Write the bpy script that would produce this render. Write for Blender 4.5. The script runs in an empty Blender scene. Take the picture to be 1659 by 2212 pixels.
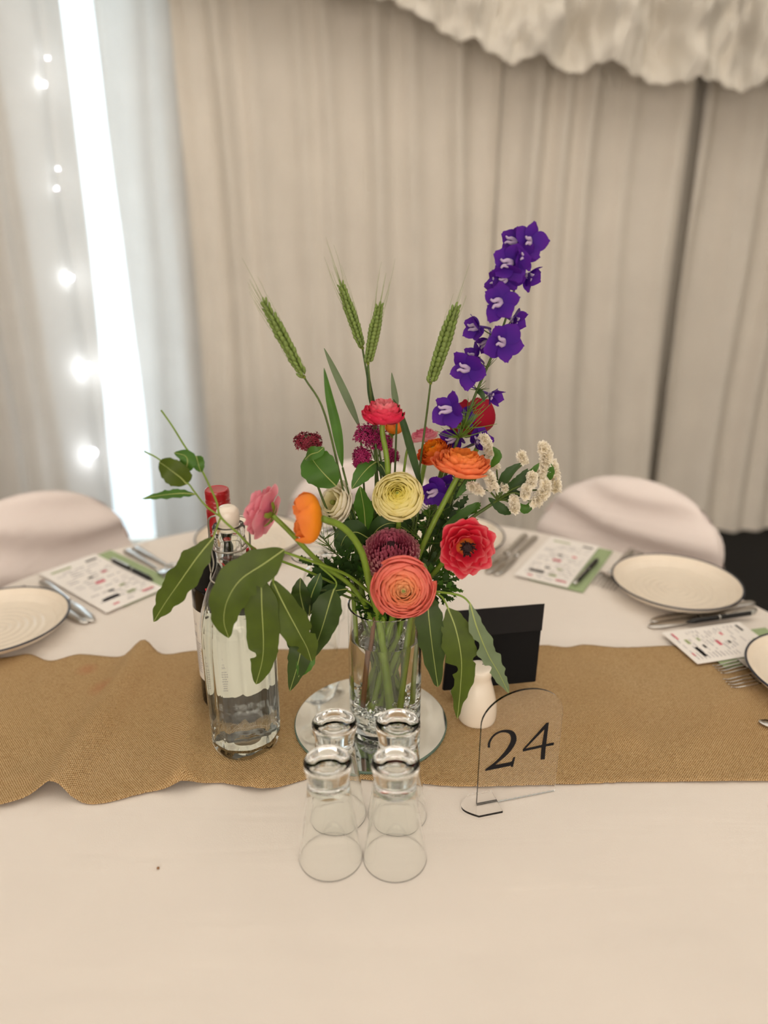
import bpy, math, random
from mathutils import Vector, Matrix, noise
from mathutils.geometry import tessellate_polygon

# ------------------------------------------------------------------ camera, world, light, exposure
scn = bpy.context.scene
COL = scn.collection
F = 1600.0                     # focal length in pixels of the 1659 x 2212 frame
TH = math.radians(21.5)        # pitch below the horizon
TZ = 0.75                      # table top
CZ = TZ + 0.61                 # camera height

cam = bpy.data.cameras.new('camera')
camo = bpy.data.objects.new('camera', cam)
COL.objects.link(camo)
camo.location = (0, 0, CZ)
camo.rotation_euler = (math.pi / 2 - TH, 0, 0)
cam.sensor_fit = 'HORIZONTAL'
cam.sensor_width = 36.0
cam.lens = F / 1659.0 * 36.0
cam.clip_start = 0.02
cam.dof.use_dof = True
cam.dof.focus_distance = 0.87
cam.dof.aperture_fstop = 2.7
scn.camera = camo

w = bpy.data.worlds.new('sky')
scn.world = w
w.use_nodes = True
bg = w.node_tree.nodes['Background']
bg.inputs[0].default_value = (0.80, 0.92, 1.0, 1)
bg.inputs[1].default_value = 3.0

def area_light(name, loc, rot, sx, sy, watts, colour):
    l = bpy.data.lights.new(name, 'AREA')
    l.shape = 'RECTANGLE'; l.size = sx; l.size_y = sy
    l.energy = watts; l.color = colour
    o = bpy.data.objects.new(name, l); COL.objects.link(o)
    o.location = loc; o.rotation_euler = rot
    return o
# daylight that the white roof lining lets through, spread over the whole ceiling
area_light('roof_daylight', (0.0, 1.10, 2.82), (0, 0, 0), 4.8, 2.6, 29, (1.0, 0.865, 0.735))
# added fill light behind the camera, brightens the curtains and flower fronts
area_light('front_fill_light', (0.3, -2.45, 1.55), (math.radians(90), 0, 0), 4.4, 2.0, 84, (1.0, 0.88, 0.765))

scn.view_settings.view_transform = 'Standard'
scn.view_settings.look = 'None'
scn.view_settings.gamma = 1
scn.view_settings.use_curve_mapping = False
scn.view_settings.exposure = 0.0
cy = scn.cycles
cy.max_bounces = 20; cy.transmission_bounces = 20; cy.transparent_max_bounces = 8
cy.diffuse_bounces = 3; cy.glossy_bounces = 4
cy.use_adaptive_sampling = True; cy.adaptive_threshold = 0.065; cy.adaptive_min_samples = 12
cy.sample_clamp_indirect = 6.0
cy.caustics_refractive = True; cy.caustics_reflective = True
cy.blur_glossy = 0.0

# ------------------------------------------------------------------ helpers
def ray(px, py):
    x = (px - 829.5) / F; u = -(py - 1106) / F
    return Vector((x, math.cos(TH) + u * math.sin(TH), -math.sin(TH) + u * math.cos(TH)))
def at(px, py, Y):
    """the point at distance Y in front of the camera stand"""
    d = ray(px, py); return Vector((0, 0, CZ)) + d * (Y / d.y)
def onz(px, py, z=TZ):
    d = ray(px, py); return Vector((0, 0, CZ)) + d * ((z - CZ) / d.z)
def onplane(px, py, p0, n):
    d = ray(px, py); o = Vector((0, 0, CZ)); return o + d * ((p0 - o).dot(n) / d.dot(n))

def lin(h):
    h = h.lstrip('#'); out = []
    for i in (0, 2, 4):
        c = int(h[i:i+2], 16) / 255
        out.append(c / 12.92 if c <= 0.04045 else ((c + 0.055) / 1.055) ** 2.4)
    return (*out, 1)

def new_mat(name):
    m = bpy.data.materials.new(name); m.use_nodes = True
    nt = m.node_tree
    return m, nt, nt.nodes['Principled BSDF'], nt.nodes['Material Output']

def mat(name, col, rough=0.6, metal=0.0, spec=0.5, transl=0.0, bump=0.0, bscale=200.0, vary=0.0, vscale=20.0, coat=0.0, tcol=None):
    m, nt, b, out = new_mat(name)
    c = lin(col) if isinstance(col, str) else col
    b.inputs['Base Color'].default_value = c
    b.inputs['Roughness'].default_value = rough
    b.inputs['Metallic'].default_value = metal
    b.inputs['Specular IOR Level'].default_value = spec
    b.inputs['Coat Weight'].default_value = coat
    tc = nt.nodes.new('ShaderNodeTexCoord')
    if vary:
        n = nt.nodes.new('ShaderNodeTexNoise'); n.inputs['Scale'].default_value = vscale; n.inputs['Detail'].default_value = 4
        nt.links.new(tc.outputs['Object'], n.inputs['Vector'])
        mx = nt.nodes.new('ShaderNodeMixRGB'); mx.blend_type = 'MULTIPLY'; mx.inputs[0].default_value = 1
        mr = nt.nodes.new('ShaderNodeMapRange'); mr.inputs['To Min'].default_value = 1 - vary; mr.inputs['To Max'].default_value = 1 + vary
        mr.inputs['From Min'].default_value = 0.25; mr.inputs['From Max'].default_value = 0.75
        nt.links.new(n.outputs['Fac'], mr.inputs['Value'])
        mx.inputs[1].default_value = c
        nt.links.new(mr.outputs['Result'], mx.inputs[2])
        nt.links.new(mx.outputs[0], b.inputs['Base Color'])
    if bump:
        n = nt.nodes.new('ShaderNodeTexNoise'); n.inputs['Scale'].default_value = bscale; n.inputs['Detail'].default_value = 3
        nt.links.new(tc.outputs['Object'], n.inputs['Vector'])
        bp = nt.nodes.new('ShaderNodeBump'); bp.inputs['Strength'].default_value = bump; bp.inputs['Distance'].default_value = 0.002
        nt.links.new(n.outputs['Fac'], bp.inputs['Height']); nt.links.new(bp.outputs[0], b.inputs['Normal'])
    if transl:
        t = nt.nodes.new('ShaderNodeBsdfTranslucent'); t.inputs[0].default_value = lin(tcol) if tcol else c
        ms = nt.nodes.new('ShaderNodeMixShader'); ms.inputs[0].default_value = transl
        nt.links.new(b.outputs[0], ms.inputs[1]); nt.links.new(t.outputs[0], ms.inputs[2]); nt.links.new(ms.outputs[0], out.inputs[0])
    return m

def petal_mat(name, stops, transl=0.3):
    """colour runs from the petal's foot (0) to its lip (1), as the petal itself is coloured"""
    m, nt, b, out = new_mat(name)
    a = nt.nodes.new('ShaderNodeAttribute'); a.attribute_name = 'tip'
    r = nt.nodes.new('ShaderNodeValToRGB')
    el = r.color_ramp.elements
    while len(el) < len(stops): el.new(0.5)
    for e, (p, c) in zip(el, stops): e.position = p; e.color = lin(c)
    tc = nt.nodes.new('ShaderNodeTexCoord')
    n = nt.nodes.new('ShaderNodeTexNoise'); n.inputs['Scale'].default_value = 140; n.inputs['Detail'].default_value = 2
    nt.links.new(tc.outputs['Object'], n.inputs['Vector'])
    ad = nt.nodes.new('ShaderNodeMath'); ad.operation = 'MULTIPLY_ADD'; ad.inputs[1].default_value = 0.22
    nt.links.new(n.outputs['Fac'], ad.inputs[0])
    sb = nt.nodes.new('ShaderNodeMath'); sb.operation = 'SUBTRACT'; sb.inputs[1].default_value = 0.11
    nt.links.new(a.outputs['Fac'], ad.inputs[2]); nt.links.new(ad.outputs[0], sb.inputs[0])
    nt.links.new(sb.outputs[0], r.inputs[0])
    nt.links.new(r.outputs[0], b.inputs['Base Color'])
    b.inputs['Roughness'].default_value = 0.55; b.inputs['Specular IOR Level'].default_value = 0.25
    bp = nt.nodes.new('ShaderNodeBump'); bp.inputs['Strength'].default_value = 0.25; bp.inputs['Distance'].default_value = 0.002
    nt.links.new(n.outputs['Fac'], bp.inputs['Height']); nt.links.new(bp.outputs[0], b.inputs['Normal'])
    t = nt.nodes.new('ShaderNodeBsdfTranslucent'); nt.links.new(r.outputs[0], t.inputs[0])
    ms = nt.nodes.new('ShaderNodeMixShader'); ms.inputs[0].default_value = transl
    nt.links.new(b.outputs[0], ms.inputs[1]); nt.links.new(t.outputs[0], ms.inputs[2]); nt.links.new(ms.outputs[0], out.inputs[0])
    return m

def glass_mat(name, col=(1, 1, 1, 1), ior=1.5, rough=0.0):
    m, nt, b, out = new_mat(name)
    b.inputs['Base Color'].default_value = col
    b.inputs['Transmission Weight'].default_value = 1
    b.inputs['Roughness'].default_value = rough
    b.inputs['IOR'].default_value = ior
    return m

def mesh(name, verts, faces, smooth=True, attr=None):
    me = bpy.data.meshes.new(name)
    me.from_pydata([tuple(v) for v in verts], [], faces)
    if smooth: me.polygons.foreach_set('use_smooth', [True] * len(me.polygons))
    if attr is not None:
        a = me.attributes.new('tip', 'FLOAT', 'POINT'); a.data.foreach_set('value', attr)
    me.update()
    return me
def obj(name, me, m=None, parent=None, loc=None):
    o = bpy.data.objects.new(name, me); COL.objects.link(o)
    if m is not None and not me.materials: me.materials.append(m)
    if parent is not None: o.parent = parent
    if loc is not None: o.location = loc
    return o
def tag(o, label=None, cat=None, group=None, kind=None):
    if label: o['label'] = label
    if cat: o['category'] = cat
    if group: o['group'] = group
    if kind: o['kind'] = kind
    return o
def thing(name, label, cat, loc=(0, 0, 0), rz=0.0, group=None):
    o = bpy.data.objects.new(name, None); COL.objects.link(o)
    o.location = loc; o.rotation_euler = (0, 0, rz); o.empty_display_size = 0.02
    return tag(o, label, cat, group)
def copy_tree(o, parent=None):
    c = o.copy(); COL.objects.link(c); c.parent = parent
    for ch in list(o.children): copy_tree(ch, c)
    return c

class MB:
    def __init__(s): s.v = []; s.f = []; s.t = []
    def add(s, v, f, t=None):
        o = len(s.v); s.v += [Vector(p) for p in v]; s.f += [tuple(i + o for i in q) for q in f]
        s.t += list(t) if t is not None else [0.5] * len(v)
    def mesh(s, name, smooth=True): return mesh(name, s.v, s.f, smooth, s.t)

def crom(pts, n):
    """Catmull-Rom curve through pts, n samples"""
    P = [Vector(p) for p in pts]; P = [P[0] * 2 - P[1]] + P + [P[-1] * 2 - P[-2]]
    out = []; m = len(P) - 3
    for i in range(n):
        u = i / (n - 1) * m; k = min(int(u), m - 1); t = u - k
        a, b, c, d = P[k:k + 4]
        out.append(0.5 * (2 * b + (c - a) * t + (2 * a - 5 * b + 4 * c - d) * t * t + (3 * b - a - 3 * c + d) * t ** 3))
    return out
def frames(C):
    T = [(C[min(i + 1, len(C) - 1)] - C[max(i - 1, 0)]).normalized() for i in range(len(C))]
    n = T[0].orthogonal().normalized(); out = []
    for t in T:
        n = (n - t * n.dot(t)).normalized(); out.append((t, n, t.cross(n)))
    return out
def tube_data(pts, r0, r1=None, n=None, sides=8, smooth=True):
    if r1 is None: r1 = r0
    C = crom(pts, n or max(6, 5 * len(pts))) if smooth else [Vector(p) for p in pts]
    fr = frames(C); v = []; f = []; N = len(C)
    for i, (c, (t, a, b)) in enumerate(zip(C, fr)):
        r = r0 + (r1 - r0) * i / (N - 1)
        for k in range(sides):
            q = 2 * math.pi * k / sides; v.append(c + a * r * math.cos(q) + b * r * math.sin(q))
    for i in range(N - 1):
        for k in range(sides):
            k2 = (k + 1) % sides
            f.append((i * sides + k, i * sides + k2, (i + 1) * sides + k2, (i + 1) * sides + k))
    f.append(tuple(range(sides - 1, -1, -1))); f.append(tuple((N - 1) * sides + k for k in range(sides)))
    return v, f
def lathe_data(prof, seg=64, facet=None, close=False):
    """prof: (r, z) bottom to top; facet(theta, i) scales the radius"""
    v = []; f = []; n = len(prof); idx = []
    for i, (r, z) in enumerate(prof):
        if r < 1e-6: idx.append([len(v)] * seg); v.append(Vector((0, 0, z)))
        else:
            row = []
            for k in range(seg):
                q = 2 * math.pi * k / seg; rr = r * (facet(q, i) if facet else 1)
                row.append(len(v)); v.append(Vector((rr * math.cos(q), rr * math.sin(q), z)))
            idx.append(row)
    rng = range(n) if close else range(n - 1)
    for i in rng:
        A = idx[i]; B = idx[(i + 1) % n]
        for k in range(seg):
            k2 = (k + 1) % seg; q = []
            for e in (A[k], A[k2], B[k2], B[k]):
                if e not in q: q.append(e)
            if len(q) > 2: f.append(tuple(q))
    return v, f
def lathe(name, prof, seg=64, facet=None, close=False):
    p2 = []; n = len(prof)               # support loops keep long walls flat in shading
    for i in range(n if close else n - 1):
        a, b = prof[i], prof[(i + 1) % n]; p2.append(a); l = math.hypot(b[0] - a[0], b[1] - a[1])
        if l > .004 and facet is None:
            q = .0006 / l; p2 += [(a[0] + (b[0] - a[0]) * u, a[1] + (b[1] - a[1]) * u) for u in (q, 1 - q)]
    if not close: p2.append(prof[-1])
    me = mesh(name, *lathe_data(p2, seg, facet, close)); me.set_sharp_from_angle(angle=math.radians(38))
    return me
def smooth_prof(pts, n): return [(max(p.x, 0), p.y) for p in [Vector((q.x, q.y)) for q in crom([Vector((a, b, 0)) for a, b in pts], n)]]
def box_data(x0, x1, y0, y1, z0, z1):
    v = [(x, y, z) for z in (z0, z1) for y in (y0, y1) for x in (x0, x1)]
    return v, [(0, 2, 3, 1), (4, 5, 7, 6), (0, 1, 5, 4), (2, 6, 7, 3), (0, 4, 6, 2), (1, 3, 7, 5)]
def prism_data(poly, z0, z1):
    n = len(poly); v = [(x, y, z0) for x, y in poly] + [(x, y, z1) for x, y in poly]
    f = [tuple(range(n - 1, -1, -1)), tuple(range(n, 2 * n))] + [(i, (i + 1) % n, n + (i + 1) % n, n + i) for i in range(n)]
    return v, f
def grid_faces(nu, nv):
    return [(i * nv + j, i * nv + j + 1, (i + 1) * nv + j + 1, (i + 1) * nv + j) for i in range(nu - 1) for j in range(nv - 1)]
def bevel(o, wd, seg=2):
    m = o.modifiers.new('bevel', 'BEVEL'); m.width = wd; m.segments = seg; m.limit_method = 'ANGLE'; return o

# ------------------------------------------------------------------ materials
def cloth_mat(name, col, thread, bump, transl=0.0, rough=0.85, vary=0.05, sheer=0.0, crease=0.0):
    """woven cloth: crossing threads as fine relief and tone"""
    m, nt, b, out = new_mat(name)
    tc = nt.nodes.new('ShaderNodeTexCoord')
    sx = nt.nodes.new('ShaderNodeSeparateXYZ'); nt.links.new(tc.outputs['Object'], sx.inputs[0])
    n = nt.nodes.new('ShaderNodeTexNoise'); n.inputs['Scale'].default_value = 7; n.inputs['Detail'].default_value = 5
    nt.links.new(tc.outputs['Object'], n.inputs['Vector'])
    mr = nt.nodes.new('ShaderNodeMapRange'); mr.inputs['From Min'].default_value = .3; mr.inputs['From Max'].default_value = .7
    mr.inputs['To Min'].default_value = 1 - vary; mr.inputs['To Max'].default_value = 1 + vary
    nt.links.new(n.outputs['Fac'], mr.inputs['Value'])
    mx = nt.nodes.new('ShaderNodeMixRGB'); mx.blend_type = 'MULTIPLY'; mx.inputs[0].default_value = 1
    mx.inputs[1].default_value = lin(col); nt.links.new(mr.outputs[0], mx.inputs[2])
    nt.links.new(mx.outputs[0], b.inputs['Base Color'])
    b.inputs['Roughness'].default_value = rough; b.inputs['Specular IOR Level'].default_value = 0.15
    n2 = nt.nodes.new('ShaderNodeTexNoise'); n2.inputs['Scale'].default_value = thread; n2.inputs['Detail'].default_value = 2
    nt.links.new(tc.outputs['Object'], n2.inputs['Vector'])
    bp = nt.nodes.new('ShaderNodeBump'); bp.inputs['Strength'].default_value = bump; bp.inputs['Distance'].default_value = 0.004
    nt.links.new(n2.outputs['Fac'], bp.inputs['Height']); nt.links.new(bp.outputs[0], b.inputs['Normal'])
    if crease:                           # soft ironing creases running across the cloth
        mp_ = nt.nodes.new('ShaderNodeMapping'); mp_.inputs['Rotation'].default_value = (0, 0, .55); mp_.inputs['Scale'].default_value = (1.6, 9, 1)
        nt.links.new(tc.outputs['Object'], mp_.inputs[0])
        n4 = nt.nodes.new('ShaderNodeTexNoise'); n4.inputs['Scale'].default_value = 2.2; n4.inputs['Detail'].default_value = 2; n4.inputs['Distortion'].default_value = .8
        nt.links.new(mp_.outputs[0], n4.inputs['Vector'])
        b4 = nt.nodes.new('ShaderNodeBump'); b4.inputs['Strength'].default_value = crease; b4.inputs['Distance'].default_value = .012
        nt.links.new(n4.outputs['Fac'], b4.inputs['Height']); nt.links.new(b4.outputs[0], bp.inputs['Normal'])
    last = b.outputs[0]
    if transl:
        t = nt.nodes.new('ShaderNodeBsdfTranslucent'); nt.links.new(mx.outputs[0], t.inputs[0])
        ms = nt.nodes.new('ShaderNodeMixShader'); ms.inputs[0].default_value = transl
        nt.links.new(last, ms.inputs[1]); nt.links.new(t.outputs[0], ms.inputs[2]); last = ms.outputs[0]
    if sheer:
        t = nt.nodes.new('ShaderNodeBsdfTransparent')
        ms = nt.nodes.new('ShaderNodeMixShader'); ms.inputs[0].default_value = sheer
        nt.links.new(last, ms.inputs[1]); nt.links.new(t.outputs[0], ms.inputs[2]); last = ms.outputs[0]
    nt.links.new(last, out.inputs[0])
    return m

def burlap_mat():
    m, nt, b, out = new_mat('burlap')
    tc = nt.nodes.new('ShaderNodeTexCoord')
    warp = nt.nodes.new('ShaderNodeTexNoise'); warp.inputs['Scale'].default_value = 22; warp.inputs['Detail'].default_value = 3
    nt.links.new(tc.outputs['Object'], warp.inputs['Vector'])
    mv = nt.nodes.new('ShaderNodeVectorMath'); mv.operation = 'MULTIPLY_ADD'; mv.inputs[1].default_value = (0.006, 0.006, 0)
    nt.links.new(warp.outputs['Color'], mv.inputs[0]); nt.links.new(tc.outputs['Object'], mv.inputs[2])
    sx = nt.nodes.new('ShaderNodeSeparateXYZ'); nt.links.new(mv.outputs[0], sx.inputs[0])
    def sine(sock, period):
        k = nt.nodes.new('ShaderNodeMath'); k.operation = 'MULTIPLY'; k.inputs[1].default_value = 2 * math.pi / period
        nt.links.new(sock, k.inputs[0]); s = nt.nodes.new('ShaderNodeMath'); s.operation = 'SINE'; nt.links.new(k.outputs[0], s.inputs[0])
        return s.outputs[0]
    a, c = sine(sx.outputs[0], 0.0028), sine(sx.outputs[1], 0.0032)
    mu = nt.nodes.new('ShaderNodeMath'); mu.operation = 'MULTIPLY'; nt.links.new(a, mu.inputs[0]); nt.links.new(c, mu.inputs[1])
    n = nt.nodes.new('ShaderNodeTexNoise'); n.inputs['Scale'].default_value = 420; n.inputs['Detail'].default_value = 2
    nt.links.new(tc.outputs['Object'], n.inputs['Vector'])
    ad = nt.nodes.new('ShaderNodeMath'); ad.operation = 'MULTIPLY_ADD'; ad.inputs[1].default_value = 1.6
    nt.links.new(n.outputs['Fac'], ad.inputs[0]); nt.links.new(mu.outputs[0], ad.inputs[2])
    mr = nt.nodes.new('ShaderNodeMapRange'); mr.inputs['From Min'].default_value = -0.4; mr.inputs['From Max'].default_value = 1.7
    nt.links.new(ad.outputs[0], mr.inputs['Value'])
    r = nt.nodes.new('ShaderNodeValToRGB'); e = r.color_ramp.elements
    e[0].color = lin('#927148'); e[1].color = lin('#ecd3ab'); e.new(0.5).color = lin('#cba878')
    nt.links.new(mr.outputs[0], r.inputs[0])
    # two faint pink wine stains and a broad unevenness of the dye
    n3 = nt.nodes.new('ShaderNodeTexNoise'); n3.inputs['Scale'].default_value = 5; n3.inputs['Detail'].default_value = 3
    nt.links.new(tc.outputs['Object'], n3.inputs['Vector'])
    mx = nt.nodes.new('ShaderNodeMixRGB'); mx.blend_type = 'MULTIPLY'; nt.links.new(n3.outputs['Fac'], mx.inputs[0])
    nt.links.new(r.outputs[0], mx.inputs[1]); mx.inputs[2].default_value = lin('#efe2cc')
    last = mx.outputs[0]
    for (px, py, rad) in ((232, 1490, .016), (195, 1448, .012)):
        p = onz(px, py)
        d = nt.nodes.new('ShaderNodeVectorMath'); d.operation = 'DISTANCE'; d.inputs[1].default_value = (p.x, p.y, TZ)
        nt.links.new(mv.outputs[0], d.inputs[0])
        k = nt.nodes.new('ShaderNodeMapRange'); k.inputs['From Min'].default_value = rad * 1.5; k.inputs['From Max'].default_value = 0.0
        k.inputs['To Max'].default_value = 0.5
        nt.links.new(d.outputs['Value'], k.inputs['Value'])
        m2 = nt.nodes.new('ShaderNodeMixRGB'); m2.inputs[2].default_value = lin('#c97b58')
        nt.links.new(k.outputs[0], m2.inputs[0]); nt.links.new(last, m2.inputs[1]); last = m2.outputs[0]
    nt.links.new(last, b.inputs['Base Color'])
    b.inputs['Roughness'].default_value = 0.9; b.inputs['Specular IOR Level'].default_value = 0.1
    bp = nt.nodes.new('ShaderNodeBump'); bp.inputs['Strength'].default_value = 0.75; bp.inputs['Distance'].default_value = 0.0014
    nt.links.new(ad.outputs[0], bp.inputs['Height']); nt.links.new(bp.outputs[0], b.inputs['Normal'])
    return m

M = {}
M['cloth'] = cloth_mat('white_tablecloth', '#ebe2d9', 900, 0.10, vary=0.02, crease=0.12)
M['burlap'] = burlap_mat()
M['curtain'] = cloth_mat('curtain_fabric', '#f3ebdf', 60, 0.10, transl=0.08, vary=0.03)
M['sheer'] = cloth_mat('sheer_curtain_fabric', '#e6e0d8', 60, 0.10, transl=0.12, vary=0.03, sheer=0.07)
M['daylit'] = cloth_mat('thin_curtain_fabric', '#e6e2dc', 60, 0.10, transl=0.30, vary=0.03, sheer=0.03)
M['lining'] = cloth_mat('marquee_lining', '#f1ebe0', 40, 0.15, transl=0.10, vary=0.03)
M['cover'] = cloth_mat('chair_cover_fabric', '#efe3de', 300, 0.08, vary=0.02)
M['plain'] = mat('marquee_wall', '#d9d3c8', 0.8)
M['glass'] = glass_mat('clear_glass', (0.985, 0.995, 0.985, 1), 1.5)
M['bottle_glass'] = glass_mat('bottle_glass', (0.965, 0.985, 0.965, 1), 1.5)
M['acrylic'] = glass_mat('clear_acrylic', (0.99, 0.985, 0.98, 1), 1.4)
M['water'] = glass_mat('water', (0.985, 0.99, 0.985, 1), 1.33)
M['crystal'] = glass_mat('gel_crystal', (0.98, 1.0, 0.99, 1), 1.55, 0.06)
M['mirror'] = mat('mirror_silver', '#eef0ee', 0.02, 1.0)
M['mirror_edge'] = mat('mirror_edge', '#5f7568', 0.15)
M['steel'] = mat('cutlery_steel', '#c9c6c2', 0.16, 1.0)
M['wire'] = mat('bail_wire', '#b9b4aa', 0.3, 1.0)
M['ceramic'] = mat('white_ceramic', '#efe4d4', 0.22, coat=0.4)
M['plate'] = mat('stoneware', '#ecdfcd', 0.25, coat=0.3, vary=0.02, vscale=60)
M['plate_rim'] = mat('plate_rim_glaze', '#262a38', 0.3)
M['paper'] = mat('menu_paper', '#f6f0ea', 0.7)
M['ink_black'] = mat('ink_black', '#121014', 0.7, spec=0.2)
M['ink_grey'] = mat('ink_grey', '#aaa5a8', 0.6)
M['ink_red'] = mat('ink_red', '#d8566a', 0.6)
M['ink_green'] = mat('ink_green', '#9ca873', 0.6)
M['napkin'] = mat('sage_paper', '#a2b487', 0.75, bump=0.1, bscale=500)
M['pen_black'] = mat('pen_plastic', '#121214', 0.2)
M['pen_silver'] = mat('pen_silver', '#d5d5d2', 0.2, 0.9)
M['black_paper'] = mat('black_paper', '#0b0a0a', 0.7, spec=0.15, bump=0.15, bscale=900)
M['black_flap'] = mat('black_paper_flap', '#191717', 0.7, spec=0.2, bump=0.15, bscale=900)
M['wine_glass_dark'] = mat('dark_bottle_glass', '#0a0807', 0.05, spec=0.35)
M['cap_red'] = mat('cap_red', '#a80f1c', 0.28, spec=0.6, coat=0.4)
M['loop_red'] = mat('neck_ring_red', '#dd2233', 0.4)
M['label'] = mat('label_paper', '#e6e0d6', 0.7)
M['stem'] = mat('stem_green', '#7b9630', 0.45, transl=0.15, vary=0.2, vscale=60)
M['stem_dark'] = mat('stem_dark_green', '#4b5f22', 0.5, vary=0.2, vscale=60)
M['stem_brown'] = mat('stem_brown', '#6f4526', 0.6, vary=0.2, vscale=80)
M['gum'] = mat('gum_leaf', '#455512', 0.45, spec=0.3, transl=0.16, vary=0.22, vscale=45, tcol='#6f8a1c')
M['gum_dark'] = mat('gum_leaf_dark', '#334518', 0.45, spec=0.3, transl=0.14, vary=0.2, vscale=45, tcol='#5a7a1c')
M['gum_grey'] = mat('gum_leaf_grey', '#6c7c5a', 0.5, spec=0.4, transl=0.12, vary=0.12, vscale=45)
M['rib'] = mat('leaf_vein', '#98a458', 0.5)
M['leaf'] = mat('leaf_green', '#40691f', 0.45, spec=0.35, transl=0.18, vary=0.2, vscale=50, tcol='#5c8a1e')
M['leaf_dark'] = mat('leaf_dark_green', '#2f4a1d', 0.5, spec=0.35, transl=0.12, vary=0.25, vscale=60)
M['dill'] = mat('feathery_green', '#6a8a2b', 0.5, transl=0.15)
M['wheat'] = mat('wheat_green', '#73873f', 0.6, vary=0.25, vscale=150)
M['awn'] = mat('wheat_awn', '#8d9a5c', 0.6)
M['sepal'] = mat('sepal_green', '#7b8a2c', 0.5, transl=0.15)
M['eye_green'] = mat('flower_eye_green', '#7d8434', 0.6)
M['eye_dark'] = mat('flower_eye_dark', '#2a0d10', 0.7, bump=0.6, bscale=900)

# ------------------------------------------------------------------ the marquee
def wall_y(x): return 3.22 + 0.10 * (x - 1.6)
CX0, CX1 = -3.4, 3.4
YB = -2.6
v, f = [(-3.6, -2.8, 0), (3.6, -2.8, 0), (3.6, 4.0, 0), (-3.6, 4.0, 0)], [(0, 1, 2, 3)]
carpet = mat('black_carpet', '#161514', 0.95, bump=0.8, bscale=500, vary=0.6, vscale=260)
tag(obj('floor', mesh('floor', v, f, False), carpet), kind='structure')
# outer wall behind the curtains, with one frosted vinyl window
WX0, WX1, WZ0, WZ1 = -1.40, -0.80, 0.012, 2.5
mb = MB()
def wq(x0, x1, z0, z1, d=.13):
    mb.add([(x0, wall_y(x0) + d, z0), (x1, wall_y(x1) + d, z0), (x1, wall_y(x1) + d, z1), (x0, wall_y(x0) + d, z1)], [(0, 1, 2, 3)])
wq(-3.6, WX0, 0, 3); wq(WX1, 3.6, 0, 3); wq(WX0, WX1, 0, WZ0); wq(WX0, WX1, WZ1, 3)
tag(obj('wall_back', mb.mesh('wall_back', False), M['plain']), kind='structure')
vin = mat('frosted_vinyl', '#eef4f6', 0.5, transl=0.85)
mb = MB(); wq(WX0, WX1, WZ0, WZ1, .135)
win = tag(obj('window_1', mb.mesh('window_1', False), vin), kind='structure')
mb = MB()
for x in (WX0, WX1):
    y = wall_y(x) + .125; mb.add(*box_data(x - .02, x + .02, y - .015, y + .015, WZ0, WZ1))
for z in (WZ0, WZ1):
    mb.add(*box_data(WX0 - .02, WX1 + .02, wall_y(WX0) + .11, wall_y(WX1) + .14, z - .01, z + .01))
obj('window_frame', mb.mesh('window_frame', False), M['plain'], win)
def pleated(name, a, b, z0, z1, seed, n=160, amp=.035, m=None):
    rnd = random.Random(seed); ph = [rnd.uniform(0, 6.28) for _ in range(6)]
    a, b = Vector((*a, 0)), Vector((*b, 0)); L = (b - a).length; d = (b - a) / L; nn = Vector((-d.y, d.x, 0))
    vv = []; nz = 8
    for i in range(n):
        s = i / (n - 1) * L
        for j in range(nz):
            off = amp * (math.sin(s * 24 + ph[0]) + .6 * math.sin(s * 41 + ph[1] + j * .1))
            p = a + d * s + nn * off; vv.append((p.x, p.y, z0 + (z1 - z0) * j / (nz - 1)))
    return mesh(name, vv, grid_faces(n, nz))
tag(obj('wall_left', pleated('wall_left', (-3.45, -2.7), (-3.45, 3.0), 0, 3, 1), M['plain']), kind='structure')
tag(obj('wall_right', pleated('wall_right', (3.45, 3.7), (3.45, -2.7), 0, 3, 2), M['plain']), kind='structure')
tag(obj('wall_front', pleated('wall_front', (3.45, -2.7), (-3.45, -2.7), 0, 3, 3), M['plain']), kind='structure')
vv = []; nx, ny = 60, 50
for i in range(nx):
    for j in range(ny):
        x = -3.6 + 7.2 * i / (nx - 1); y = -2.8 + 6.8 * j / (ny - 1)
        vv.append((x, y, 2.95 + .04 * math.sin(x * 7) + .02 * math.sin(y * 5 + x)))
tag(obj('ceiling', mesh('ceiling', vv, grid_faces(nx, ny)), M['lining']), kind='structure')

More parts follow.
